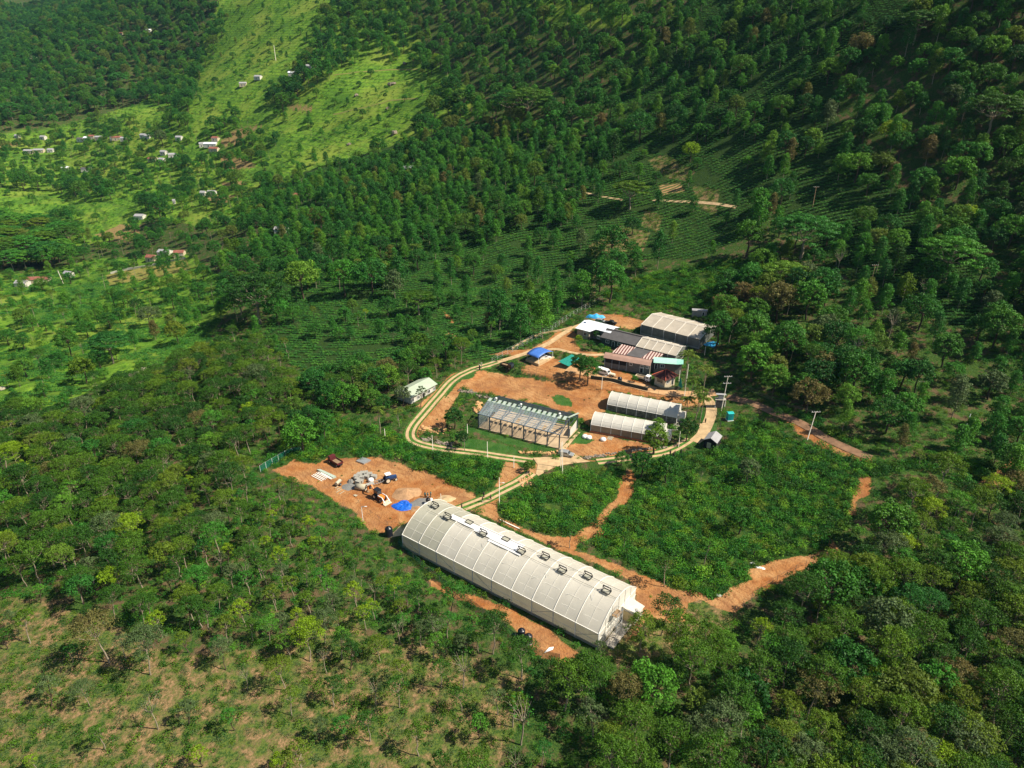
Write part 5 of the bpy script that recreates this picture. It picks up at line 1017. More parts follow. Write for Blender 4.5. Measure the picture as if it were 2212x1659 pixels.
truck(at('A', 1440, 745), R(-35), 'dark green covered lorry parked by the gate at the top of the clay pad', M['tank'], M['tank'], 1.5, 3.2); pickup(at('E', 1525, 1190), R(-20), 'grey jeep parked on the forecourt by the steel frame corner', M['galv'], False)
for x, y, l in ((1158,775,'dark gate post at the top of the drive'), (1180,755,'thin gate post beside the dark one')): c = at('A', x, y); e = empty('gate_post', c, 0, l, 'post'); MB().box((0, 0, .8), (.5 if 'dark gate' in l else .25, .4, 2.4)).build('shaft', M['shade'] if 'dark gate' in l else M['galv'], e); MB().box((0, 0, 2.05), (.6, .5, .12)).build('cap', M['conc'], e)
tractor(up('C', 1412, 618, .05), R(30)); backhoe(up('C', 1290, 815, .05), R(-42))
pickup(at('A', 1880, 655), R(20), 'white car half hidden under the blue-roofed shelter', M['white'], False); 
# ------------------------------------------------------------------ tanks, piles, stacks
def tank(p, r, h, label, group=None, name='water_tank'):
    e = empty(name, p, 0, label, 'water tank', group); pr = [(r, 0)]
    for i in range(6): z = h*.82*(i+1)/6; pr += [(r, z-.12), (r*.955, z-.08), (r*.955, z-.04), (r, z)]
    pr += [(r*.8, h*.93), (r*.35, h*.98), (r*.33, h*1.05), (.01, h*1.06)]; MB().lathe((0, 0, 0), pr, 20).build('body', M['tank'], e); MB().lathe((0, 0, -.25), [(r*1.25, 0), (r*1.25, .26), (0, .27)], 16).build('base', M['conc'], e); return e
tank(up('C', 1402, 1225, .1), .95, 2.7, 'tall black water tank beside the left end of the long greenhouse')
tank(at('D', 1133, 1340), .85, 1.9, 'black water tank on a white pad near the bottom fence, the nearer of two', 'pair of tanks by the fence'); tank(at('D', 1078, 1296), .8, 1.9, 'black water tank behind its twin near the bottom fence', 'pair of tanks by the fence')
tank(at('B', 770, 905), .8, 1.8, 'black water tank between the minibus and the flatbed truck'); tank(at('B', 1277, 1535), .75, 1.2, 'squat black water tank at the right end of the nearer tunnel')
def mound(name, label, cat, p, rx, ry, h, m, rz=0, seed=0, flat=0):
    mb = MB(); rows = []; 
    for i in range(11):
        f = i/10; row = []
        for j in range(29):
            a_ = 2*PI*j/28; n_ = .7+.6*float(vnoise(math.cos(a_)*1.5+seed, math.sin(a_)*1.5+seed)); rr_ = f*n_; z = h*(1-f**(1.3 if not flat else 3))*(.6+.8*float(vnoise(math.cos(a_)*f*3+seed+7, math.sin(a_)*f*3)))*(1 if m is not M['blue_t'] else .5+1.0*float(vnoise(math.cos(a_)*f*7+seed, math.sin(a_)*f*7)))
            row.append((rx*rr_*math.cos(a_), ry*rr_*math.sin(a_), z-.12*f-.02))
        rows.append(row)
    mb.smooth = True; mb.sheet(rows); o = mb.build(name, m); o.location = p; o.rotation_euler.z = rz; tag(o, label, cat); return o
mound('sand_pile', 'brown sand heap with a steep cut face in the middle of the clay yard', 'sand pile', up('C', 1600, 765, 0), 4.0, 3.4, 1.3, M['sand'], seed=1)
mound('gravel_pile', 'flat disc of grey wet cement mix beside the blue tarp', 'cement mix', up('C', 1735, 865, 0), 3.2, 2.8, .35, M['gravel'], seed=3, flat=1)
mound('sand_pile', 'low yellow sand heap at the far end of the long greenhouse', 'sand pile', up('C', 2040, 815, 0), 3.0, 2.2, .5, M['conc_w'], seed=5)
mound('sand_pile', 'small dark sand heap beside the cement mix', 'sand pile', up('C', 1720, 930, 0), 2.4, 1.6, .7, M['sand'], seed=6)
mound('blue_tarp', 'crumpled bright blue tarp over a pile in the clay yard', 'tarp', up('C', 1553, 895, 0), 3.0, 2.5, .75, M['blue_t'], seed=9, flat=1)
mound('gravel_pile', 'grey gravel patch left of the cement pipe', 'gravel', up('C', 968, 680, 0), 2.6, 2.0, .25, M['gravel'], seed=12, flat=1)
mound('gravel_pile', 'dark gravel heap behind the grey gravel patch', 'gravel', up('C', 972, 630, 0), 1.2, 1.0, 1.0, M['gravel'], seed=14)
mound('blue_tarp', 'bright blue tarp heap behind the white-roofed house', 'tarp', at('B', 510, 195), 4.2, 1.6, 1.4, mat('sky_blue_tarp', (.05, .42, .80), .5), R(-10), 15, 1)
mound('blue_tarp', 'blue and teal tarps lying at the right corner of the large net house', 'tarp', at('B', 1800, 490), 3.4, 2.4, .8, mat('sky_blue_tarp', (.05, .42, .80)), 0, 17, 1)
def quad_thing(name, label, cat, pts, m, th=.1):
    c = sum(pts, Vector())/len(pts); o = MB().add([tuple(Vector(p)-c) for p in pts], [tuple(range(len(pts)))]).build(name, m, solid=th); o.location = c; tag(o, label, cat); return o
quad_thing('sheet_stack', 'flat grey stack of sheets at the top of the clay yard', 'sheet stack', [up('C', *p, .45) for p in ((1035,395),(1120,425),(1200,385),(1105,350))], M['galv'], .45)
quad_thing('sheet_stack', 'long pale green stack of sheets at the left of the clay yard', 'sheet stack', [up('C', *p, .5) for p in ((600,490),(780,580),(815,565),(640,487))], M['mint_cap'], .5)
quad_thing('plastic_sheet', 'white and blue plastic sheet on the ground near the two tanks', 'sheet', [Vector((*at('D', *p)[:2], at('D', 1290, 1420).z+.25)) for p in ((1260,1440),(1300,1395),(1338,1390),(1330,1412))], M['white'], .05)
quad_thing('manhole_frame', 'square pale frame on the clay left of the digger', 'frame', [up('C', *p, .2) for p in ((1003,775),(1030,790),(1053,775),(1025,765))], M['pipe'], .15)
def pipes(name, label, k, p0, p1, n, gap, r, m, z=.15):
    a, b = up(k, *p0, z), up(k, *p1, z); d = (b-a).normalized(); nn = Vector((-d.y, d.x, 0))
    for i in range(n):
        o = MB().tube([a*0, b-a], r, 8).build(name, m); o.location = a+nn*(gap*i)+Vector((0, 0, (i % 2)*r*.6)); tag(o, label[0], 'pipe', label[1])
pipes('steel_pipe', ('white steel pipe in the bundle at the left of the clay yard', 'bundle of white pipes'), 'C', (545,560), (660,620), 6, .55, .11, M['rib']); pipes('steel_pipe', ('shiny pale pipe beside the green sheets in the yard', 'pale pipes by the sheets'), 'C', (640,535), (760,600), 6, .28, .10, M['rib'])
pipes('plank', ('pale plank lying on the clay below the gravel', 'planks on the clay'), 'C', (820,715), (860,695), 2, .9, .1, M['pipe']); pipes('plank', ('thin pale plank beside the manhole frame', 'planks on the clay'), 'C', (850,765), (905,730), 2, 1.2, .1, M['pipe'])
pipes('long_pipe', ('long white pipe lying on the clay behind the long greenhouse', None), 'D', (905,360), (1062,432), 1, 1, .13, M['rib'])
def block_stack(p, rz, s, label):
    e = empty('block_stack', p, rz, label, 'block stack', 'stacks of cement blocks'); mb = MB()
    for i in range(3):
        for j in range(3):
            for k in range(3): mb.box(((i-1)*.62*s+random.uniform(-.03, .03), (j-1)*.5*s, .22+k*.42*s), (.58*s, .46*s, .38*s))
    mb.build('blocks', M['block'], e); MB().box((0, 0, .05), (1.9*s, 1.5*s, .1)).build('pallet', M['wood'], e)
BS = [(1040,590),(1075,570),(1100,600),(1085,640),(1050,615),(1150,590),(1185,565),(1140,550),(1110,555),(1235,590),(1065,650)]
BL = ['leftmost of the heap', 'behind the leftmost', 'in the middle of the heap', 'at the front of the heap', 'second from the left', 'tall one in the centre', 'right of the centre', 'at the back', 'back left', 'darker, nearest the tractor', 'frontmost, nearest the concrete pipe']
for i, (x, y) in enumerate(BS): block_stack(up('C', x, y, .03), random.uniform(-.5, .2), random.uniform(.72, .95), 'grey cement block stack, '+BL[i])
e = empty('concrete_pipe', up('C', 1110, 712, 0), R(-12), 'large open concrete culvert pipe lying left of the digger', 'pipe'); c_ = MB().tube([(-2.0, 0, .75), (1.0, 0, .75)], .75, 20, cap=False).build('barrel', M['pipe'], e, solid=.12); MB().tube([(.85, 0, .75), (.9, 0, .75)], .62, 16).build('bore', M['shade'], e)
e = empty('bulk_bag', up('C', 1200, 625, 0), .4, 'white bulk bag on the clay in front of the block stacks', 'bag'); MB().lathe((0, 0, 0), [(.7, 0), (.85, .4), (.75, .9), (.3, 1.05), (.01, 1.0)], 10).build('sack', M['white'], e)
e = empty('cement_mixer', up('C', 1835, 880, 0), .5, 'cement mixer with black drum behind the corner of the long greenhouse', 'mixer'); MB().lathe((0, 0, .9), [(.25, 0), (.65, .3), (.65, .8), (.35, 1.2), (.3, 1.2)], 14).build('drum', M['black'], e); f = MB(); [f.bar((sx*.6, sy*.5, 0), (0, 0, 1.1), .08) for sx in (-1, 1) for sy in (-1, 1)]; f.build('frame', M['galv'], e); wheels(e, (.5,), .55, .25, .12)
for i, (x, y, w_) in enumerate(((1810,900,'white'), (1845,905,'tank'), (1865,850,'white'), (1890,880,'tank'))):
    e = empty('drum', up('C', x, y, 0), 0, '%s drum among the clutter by the cement mixer, %s' % ('white' if w_ == 'white' else 'black', ('at left', 'in front', 'at back', 'at right')[i]), 'drum', 'drums by the mixer'); MB().lathe((0, 0, 0), [(.45, 0), (.48, .3), (.45, .5), (.48, .7), (.45, 1.0), (0, 1.02)], 12).build('shell', M[w_], e)
def trailer_small(k, p, rz, label):
    e = empty('water_bowser', at(k, *p), rz, label, 'trailer'); MB().tube([(-1, 0, 1.0), (1, 0, 1.0)], .5, 14).build('tank', M['cream_p'], e); MB().bar((-1, 0, .5), (2, 0, .5), .5, .12).build('chassis', M['wood'], e); wheels(e, (0,), .7, .4)
trailer_small('C', (840,665), R(70), 'small round-tanked cart at the left edge of the yard')
trailer_small('B', (690,850), R(-35), 'old yellowish engine cart in front of the minibus')
for x, y, l in ((385,1520,'white sack with a black strap on the lawn beside the steel frame'), (430,1530,'white sack leaning beside its neighbour on the lawn'), (588,1552,'small white crate on the grass below the nearer tunnel')):
    e = empty('white_sack' if 'sack' in l else 'white_crate', at('B', x, y), .3, l, 'sack' if 'sack' in l else 'crate'); MB().lathe((0, 0, 0), [(.85, 0), (1.0, .3), (.8, .75), (.2, .9), (.01, .9)], 9).build('sack' if 'sack' in l else 'box', M['white'], e)
f = MB(); [f.box((0, i*.45, .1), (1.6, .2, .12)) for i in range(6)]; o = f.build('slatted_pallet', M['cream_p']); o.location = at('B', 655, 1545); o.rotation_euler.z = R(-25); tag(o, 'pale slatted wooden ladder lying on the ground below the nearer tunnel', 'pallet')
f = MB(); [f.box((i*.35, i*.9, .12+i*.15), (2.0, .45, .25)) for i in range(6)]; o = f.build('concrete_steps', M['conc']); o.location = at('B', 1385, 1440); tag(o, 'short flight of concrete steps between the tunnels and the palms', 'steps')
# rubbish heap by the lower track
for i, (x, y) in enumerate(((945,835), (985,865), (1010,872), (1050,800), (690,1070))): mound('plastic_scrap', ('white plastic scrap in the rubbish by the lower track, %s' % ('at left', 'in the middle', 'widest', 'dark one at the back', 'small one near the greenhouse corner')[i]), 'rubbish', at('G', x, y), .9, .6, .3, M['white'] if i != 3 else M['tank'], 0, 20+i)
# ------------------------------------------------------------------ power line, poles, lamps, transformer
def pole(k, p, h, label, arms=0, lean=0, m='pole', r=.09, cat='pole', lamp=False, group=None):
    c = at(k, *p); e = empty('utility_pole' if not lamp else 'lamp_post', (c.x, c.y, c.z), 0, label, cat, group); MB().tube([(0, 0, -.3), (lean, 0, h)], [r*1.2, r*.8], 8).build('shaft', M[m], e)
    for i in range(arms): o = MB().bar((lean-1.3, 0, h-.25-i*2.4), (lean+1.3, 0, h-.2-i*2.4), .12).build('crossarm', M[m], e); [MB().lathe((lean+x, 0, h-.15-i*2.4), [(.07, 0), (.1, .12), (.05, .25), (.01, .26)], 8).build('insulator', M['white'], o) for x in (-1.1, -.4, .4, 1.1)]
    if lamp: MB().bar((lean, 0, h-.05), (lean+.9, .0, h+.05), .10).build('arm', M[m], e); MB().box((lean+1.1, 0, h+.02), (.6, .22, .12)).build('lamp_head', M['white'], e)
    return e
pole('B', (1895,1225), 12.5, 'tall pale power pole with crossarms above the transformer', 2, .6); pole('Z', (1744,950), 9.5, 'leaning pale power pole beside the road to the right', 1, .8, r=.11); pole('Z', (1980,868), 7, 'power pole among the trees on the right hillside', 1, .3, 'wood')
pole('Z', (1215,1022), 10.5, 'slim pale pole standing by the forecourt', 0, -.3, cat='pole'); pole('Z', (1211,1010), 8.5, 'second slim pole just behind the forecourt pole', 0, 0)
pole('E', (370,1250), 6.2, 'white pole beside the concrete tracks below the steel frame'); pole('C', (1885,290), 5.5, 'white pole at the bend of the drive, above the clay yard'); pole('C', (1358,150), 3.5, 'short white pole in the bushes left of the drive bend')
pole('D', (900,240), 7.0, 'tall lamp post with curved arm right of the people on the track', 0, 0, lamp=True); pole('E', (543,1655), 3.2, 'short pale pole below the steel frame near the bare gully'); pole('C', (1112,1065), 4.6, 'lamp post at the lower edge of the clay yard', 0, 0, 'galv', .07, lamp=True)
pole('C', (1976,860), 2.9, 'short white pole at the far corner of the long greenhouse'); pole('D', (233,335), 1.8, 'short white post by the left end of the long greenhouse'); pole('B', (570,985), 5.0, 'lamp post beside the fence below the minibus', 0, .1, lamp=True)
pole('B', (1478,1130), 14, 'tall slim pole beside the palm right of the tiled hut', 0, .2, r=.09); pole('B', (1425,905), 4.5, 'white post right of the tiled hut'); pole('B', (1178,415), 3.6, 'white post between the dark roof and the large net house'); pole('B', (1710,610), 3.4, 'short pale post below the large net house corner')
pole('F', (1145,800), 5.5, 'pale post at the end of the drive near the walkers'); pole('Z', (1010,250+690), 4, 'post in the bushes beside the steel frame greenhouse'); pole('Z', (1110,1010), 4, 'thin post left of the forecourt'); pole('I', (1830,400), 16, 'lone tall pole on the grassy spur by the ridge houses', r=.25); pole('L', (420,222), 9, 'leaning bare pole beside the roadside houses', 0, -1.2, r=.18)
pole('Z', (1880,620), 9, 'wooden power pole on the shaded hillside', 1, 0, 'wood'); pole('K', (810,1370), 9, 'thin power pole with one crossarm high in the tea slope', 1, 0, 'wood'); pole('Z', (2080,940), 7, 'dark pole beside the road bend at far right', 0, .3, 'galv')
def power_line():
    pts = [(1561, 812), (1744, 905)]; a = at('B', 1895, 1225)+Vector((.6, 0, 12.4)); b = at('Z', 1744, 950)+Vector((.8, 0, 9.4)); e = empty('power_line', a, 0, 'thin black power cables between the transformer pole and the roadside pole', 'cable')
    for s_ in (-1, 0, 1): MB().tube([Vector((s_, 0, 0)).lerp(b-a+Vector((s_, 0, 0)), t_)-Vector((0, 0, 6*t_*(1-t_))) for t_ in np.linspace(0, 1, 12)], .02, 4).build('cable', M['wire'], e)
power_line()
c_ = at('B', 1895, 1190); e = empty('transformer_station', c_+Vector((0, .4, 0)), R(-8), 'grey transformer station on a raised platform at the foot of the tall power pole', 'transformer'); MB().box((-.5, 0, 2.9), (3.4, 1.8, .18)).build('platform', M['conc'], e); MB().box((-.5, 0, 1.2), (2.6, 1.5, 2.4)).build('kiosk', M['dwall'], e)
MB().box((-.5, 0, 3.6), (1.5, 1.0, 1.2)).build('transformer', M['roof_grey'], e); [MB().tube([(x, -.7, -.5), (x, -.7, 2.9)], .08, 6).build('leg', M['galv'], e) for x in (-2.0, 1.0)]; MB().box((-.5, .1, 4.6), (3.2, 1.2, .1)).build('canopy', M['roof_grey'], e)
c_ = at('B', 1985, 1325); e = empty('portable_toilet', c_, R(8), 'teal portable cabin on a white base right of the transformer station', 'cabin'); MB().box((0, 0, 1.35), (1.7, 1.7, 2.4)).build('body', M['teal_p'], e); MB().box((0, 0, .05), (2.0, 2.0, .25)).build('base', M['white'], e); MB().prof_x([(-.95, 2.55), (0, 2.85), (.95, 2.55)], -.95, .95).build('roof', mat('teal_light', (.03, .48, .46), .4), e); MB().box((0, -.87, 1.25), (.8, .05, 1.9)).build('door', mat('teal_dark', (.02, .26, .27), .5), e)
# ------------------------------------------------------------------ fences
def fence(k, pts, h, sp, label, m='galv', net=None, rails=(1.0,), r=.045, z=None, cat='fence'):
    line = smooth_line([at(k, *p) if z is None else up(k, *p, z) for p in pts], .5); d = 0; pos = [line[0]]; last = line[0]
    for q in line[1:]:
        if (q-last).length >= sp: pos.append(q); last = q
    zs = height([q.x for q in pos], [q.y for q in pos]); P = [Vector((q.x, q.y, z_)) for q, z_ in zip(pos, zs)]; o = P[0]; e = empty('fence' if not net else 'net_fence', o, 0, label, cat)
    for q in P: MB().tube([q-o-Vector((0, 0, .3)), q-o+Vector((0, 0, h))], r, 5).build('post', M[m], e)
    f = MB()
    for t_ in rails: f.tube([q-o+Vector((0, 0, h*t_)) for q in P], .022, 4, cap=False)
    f.build('wire', M[m], e)
    if net: n_ = MB(); n_.sheet([[tuple(q-o+Vector((0, 0, zz))) for q in P] for zz in (0, h*.95)]); n_.build('netting', M[net], e)
fence('B', [(-640,700),(-500,620),(-300,510),(0,350),(200,215),(420,90),(590,10)], 2.4, 2.6, 'tall wire fence with grey posts climbing past the white-roofed house', rails=(1, .66, .33, .08), r=.03)
fence('B', [(-330,770),(0,855),(200,895),(400,935),(600,985),(800,1030),(1020,1065),(1250,1075),(1500,1080),(1620,1060)], 2.3, 3.0, 'long chain-link fence with thin dark posts along the lane below the farm buildings', m='wire', rails=(1, .5, .05), r=.04)
fence('A', [(1220,790),(1330,770),(1440,790),(1600,810),(1790,850)], 1.6, 2.5, 'short wire fence at the top of the orange clay pad', m='wire', rails=(1, .5))
fence('C', [(-20,520),(60,470),(130,430),(200,390),(290,340),(400,310),(470,300)], 2.2, 2.2, 'green netting fence at the far left corner of the clay yard', net='greennet')
fence('D', [(90,560),(180,650),(300,760),(420,860),(560,970),(700,1075),(850,1180),(1000,1300),(1090,1390),(1190,1450),(1450,1510)], 1.9, 3.2, 'long fence with dark posts and green netting below the long greenhouse', m='wire', net='greennet')
fence('G', [(800,1210),(870,1160),(930,1110),(990,1060),(1050,1010),(1120,970),(1200,930),(1280,880),(1390,830)], 1.8, 3.0, 'wire fence with dark posts along the lower edge of the dirt track', m='wire', rails=(1, .5))
fence('C', [(1060,860),(1110,930),(1200,985),(1330,1070),(1400,1110),(1500,1115),(1600,1080)], .9, 3.2, 'low wire fence with short posts along the lower edge of the clay yard', m='wire', rails=(1,))
fence('B', [(1630,780),(1830,1240),(1890,1420)], 1.6, 3, 'wire fence beside the transformer station', m='wire', rails=(1, .5))
fence('M', [(400,262),(500,250),(620,232),(800,205)], 1.7, 2.6, 'dark wire fence above the rubbish by the lower track', m='wire', rails=(1, .5)) if 0 else None
def wall_run(name, k, pts, h, w, m, label, cat='wall', lift=0):
    line = smooth_line([at(k, *p) for p in pts], .9); zs = height([q.x for q in line], [q.y for q in line]); o = Vector((line[0].x, line[0].y, zs[0])); mb = MB(); n = len(line); rows = []
    for i, q in enumerate(line):
        d = (line[min(i+1, n-1)]-line[max(i-1, 0)]).normalized(); nn = Vector((-d.y, d.x, 0))*w/2; c = Vector((q.x, q.y, zs[i]))-o; rows.append([tuple(c-nn-Vector((0, 0, .4))), tuple(c-nn+Vector((0, 0, h))), tuple(c+nn+Vector((0, 0, h))), tuple(c+nn-Vector((0, 0, .4)))])
    mb.sheet(rows); ob = mb.build(name, m); ob.location = o; tag(ob, label, cat); return ob
wall_run('boundary_wall', 'B', [(-420,545),(-250,450),(-100,385),(60,355),(240,310)], .7, .35, M['conc_w'], 'low pale boundary wall along the upper drive left of the white-roofed house')
wall_run('boundary_wall', 'L', [(735,160),(850,132),(1000,108),(1100,82),(1230,58)], 1.3, .5, M['wwall'], 'long white roadside wall in the valley above the pale field')
wall_run('retaining_wall', 'B', [(450,870),(700,905),(850,950),(1000,985),(1080,1005)], 1.2, .4, mat('mossy_wall', (.05, .06, .045), .9, var=.3), 'dark mossy retaining wall below the minibus and truck'); wall_run('retaining_wall', 'B', [(1180,990),(1300,1000),(1450,985)], 1.1, .35, mat('mossy_wall', (.05, .06, .045)), 'dark low wall curving in front of the tiled hut')
def rocks(name, label, k, pts, n, s0, s1, spread, m, cat='stone wall'):
    line = smooth_line([at(k, *p) for p in pts], .4); mb = MB(); o = Vector((line[0].x, line[0].y, gz(line[0].x, line[0].y)))
    for i in range(n):
        q = random.choice(line); x, y = q.x+random.gauss(0, spread), q.y+random.gauss(0, spread); z = gz(x, y); s_ = random.uniform(s0, s1); Mx = Matrix.Translation(Vector((x, y, z+s_*.25))-o) @ Matrix.Rotation(random.uniform(0, 6), 4, 'Z') @ Matrix.Rotation(random.uniform(-.5, .5), 4, 'X'); vs = []
        for zz, rr_ in ((-.5, .55), (0, .95), (.45, .7)): vs += [Mx @ Vector((s_*rr_*math.cos(a_)*random.uniform(.8, 1.2), s_*.8*rr_*math.sin(a_)*random.uniform(.8, 1.2), s_*zz)) for a_ in np.arange(6)*PI/3]
        mb.add(vs, [(j, (j+1) % 6, 6+(j+1) % 6, 6+j) for j in range(6)]+[(6+j, 6+(j+1) % 6, 12+(j+1) % 6, 12+j) for j in range(6)]+[(12, 13, 14, 15, 16, 17)])
    ob = mb.build(name, m); ob.location = o; tag(ob, label, cat); return ob
rocks('stone_wall', 'rough stone retaining wall along the drive right of the forecourt', 'E', [(1800,1230),(2000,1200),(2300,1150),(2700,1090),(3000,1060)], 170, .25, .5, .35, M['stone']); rocks('stone_wall', 'rough stone wall along the drive left of the forecourt', 'E', [(850,1140),(1100,1150),(1300,1160),(1420,1170)], 110, .25, .5, .3, M['stone_w'])
rocks('rubble_bank', 'bank of orange rubble inside the bend of the drive', 'A', [(540,1420),(620,1440),(700,1440),(780,1430)], 120, .3, .65, .8, M['stone_w'], 'rubble'); rocks('rubble_bank', 'dark stones around the pit below the rubble bank', 'A', [(530,1530),(620,1560),(760,1590),(850,1600)], 80, .25, .5, .6, M['stone'], 'rubble')
rocks('rubble_bank', 'orange rocks at the left end of the steel frame greenhouse', 'E', [(200,420),(270,440),(200,520)], 30, .4, .9, .6, M['stone_w'], 'rubble'); rocks('stone_wall', 'grey rubble wall along the near edge of the orange pad', 'A', [(950,1010),(1050,1020),(1180,1070),(1270,1075)], 90, .3, .6, .5, M['stone'])
rocks('rubble_bank', 'broken stones at the foot of the track beside the forecourt', 'E', [(1000,1500),(900,1560),(860,1620)], 40, .25, .5, .9, M['stone_w'], 'rubble'); rocks('log_pile', 'scattered logs and broken stone above the clay yard', 'C', [(1500,360),(1600,350),(1700,370)], 45, .25, .5, .9, M['wood'], 'logs')
BO = [('L', 850, 845, 2.6, 'large grey boulder in the tea, leftmost of the group'), ('L', 905, 825, 2.4, 'boulder in the middle of the tea boulders'), ('L', 955, 795, 2.2, 'pale split boulder in the tea'), ('L', 1022, 770, 2.2, 'low brown boulder right of the tea boulders'), ('J', 405, 890, 7, 'pointed grey boulder standing in the valley grass'), ('J', 390, 565, 7, 'dark rock on the grassy spur'), ('J', 465, 430, 6, 'dark rocks on the spur above the path'), ('J', 365, 720, 4, 'small dark rock below the spur path'), ('I', 218, 390, 9, 'pale cliff face in the dark left wood'), ('L', 20, 925, 3, 'pale boulders at the left edge of the photo'), ('J', 150, 640, 5, 'dark rock on the lower spur'), ('I', 1310, 300, 5, 'dark rock on the left of the high meadow'), ('J', 105, 960, 3.5, 'flat grey stone in the valley grass'), ('I', 455, 1415, 2.5, 'small pale stone in the lower meadow')]
for k, x, y, s_, l in BO:
    o = rocks('boulder', l, k, [(x, y), (x+1, y)], 3, s_*.35, s_*.6, s_*.18, M['stone'] if 'pale' not in l else M['pipe'], 'boulder')
quad = [up('A', 2010, 690, 6.6), up('A', 2130, 740, 5.2), up('A', 2210, 640, 6.0), up('A', 2120, 600, 7.0)]
quad_thing('shade_net', 'teal shade netting slung between the shelter and the big garden tree', 'netting', [up('B', 90, 680, 6.5), up('B', 210, 735, 5.4), up('B', 330, 640, 6.4), up('B', 240, 600, 7.4)], M['teal'], .03)
quad_thing('shade_net', 'narrow teal netting strip hanging right of the tiled hut', 'netting', [up('B', 1420, 950, 4.6), up('B', 1465, 975, 4.6), up('B', 1450, 870, 7.5), up('B', 1440, 860, 7.5)], M['teal'], .03)
# ------------------------------------------------------------------ people
def person(k, p, rz, top, bottom, label, stride=.25, z=None):
    c = at(k, *p) if z is None else up(k, *p, z); me_ = bpy.data.meshes.new('person'); s_ = stride
    V = [(0, 0, .95), (0, 0, 1.2), (0, 0, 1.42), (0, 0, 1.52), (0, 0, 1.64), (.05, .09, .9), (s_*.5, .1, .5), (s_*.4, .1, .06), (s_*.4+.14, .1, .03), (-.05, -.09, .9), (-s_*.3, -.1, .5), (-s_*1.1, -.1, .08), (-s_*1.1+.14, -.1, .03), (0, .2, 1.40), (-.1, .25, 1.13), (.05, .27, .88), (0, -.2, 1.40), (.1, -.25, 1.13), (.16, -.27, .9)]
    E_ = [(0, 1), (1, 2), (2, 3), (3, 4), (0, 5), (5, 6), (6, 7), (7, 8), (0, 9), (9, 10), (10, 11), (11, 12), (2, 13), (13, 14), (14, 15), (2, 16), (16, 17), (17, 18)]
    rad = [.14, .14, .15, .06, .105, .09, .065, .05, .045, .09, .065, .05, .045, .06, .045, .035, .06, .045, .035]
    me_.from_pydata(V, E_, []); o = bpy.data.objects.new('person', me_); C.objects.link(o); o.modifiers.new('skin', 'SKIN'); sv_ = me_.skin_vertices[0].data
    for i, r_ in enumerate(rad): sv_[i].radius = (r_, r_)
    sv_[0].use_root = True; sb = o.modifiers.new('sub', 'SUBSURF'); sb.levels = 1; sb.render_levels = 1; me_.materials.append(M['skin']); o.location = c; o.rotation_euler.z = rz; tag(o, label, 'person')
    MB().lathe((0, 0, 0), [(.17, .88), (.19, 1.0), (.17, 1.15), (.22, 1.38), (.16, 1.46), (.07, 1.5)], 12).build('shirt', M[top], o); f = MB(); f.tube([(0, .09, .95), (s_*.5, .1, .5), (s_*.4, .1, .12)], [.13, .095, .08], 8); f.tube([(0, -.09, .95), (-s_*.3, -.1, .5), (-s_*1.0, -.1, .14)], [.13, .095, .08], 8); f.build('trousers', M[bottom], o)
    MB().lathe((0, 0, 1.62), [(.125, 0), (.125, .08), (.08, .15), (.01, .17)], 10).build('hair', M['black'], o)
PP = [('D', 775, 178, 'cloth_k', 'cloth_k', 'person in black at the back of the pair on the track', .1), ('D', 765, 221, 'cloth_k', 'cloth_w', 'person in black top and white trousers walking on the track', .2), ('D', 830, 201, 'cloth_k', 'cloth_k', 'person in dark clothes on the grass strip right of the pair', .2), ('D', 597, 271, 'cloth_k', 'cloth_k', 'lone person in black at the end of the tracks by the long greenhouse', .15),
 ('F', 1052, 885, 'cloth_k', 'cloth_k', 'leftmost dark-clothed walker on the drive near the grey hut', .2), ('F', 1102, 892, 'cloth_k', 'cloth_k', 'second dark-clothed walker from the left near the grey hut', .2), ('F', 1085, 910, 'cloth_k', 'cloth_k', 'nearest walker of the group on the drive', .2), ('F', 1170, 872, 'cloth_k', 'cloth_k', 'walker at the right of the group, carrying nothing', .2), ('B', 1718, 1360, 'cloth_k', 'cloth_k', 'person in black standing on the service road edge above the loading slab', .1),
 ('C', 1800, 800, 'cloth_t', 'cloth_k', 'worker in teal beside the heap near the greenhouse corner', .1), ('C', 1830, 805, 'cloth_t', 'cloth_w', 'second worker bending beside the teal one', .15), ('C', 1862, 795, 'cloth_t', 'cloth_t', 'rightmost worker in teal near the cement mixer', .1), ('B', 425, 445, 'cloth_k', 'cloth_k', 'person in dark clothes at the porch of the white-roofed house', .1)]
for k, x, y, t_, b_, l, s_ in PP: person(k, (x, y), random.uniform(-2, 2), t_, b_, l, s_)
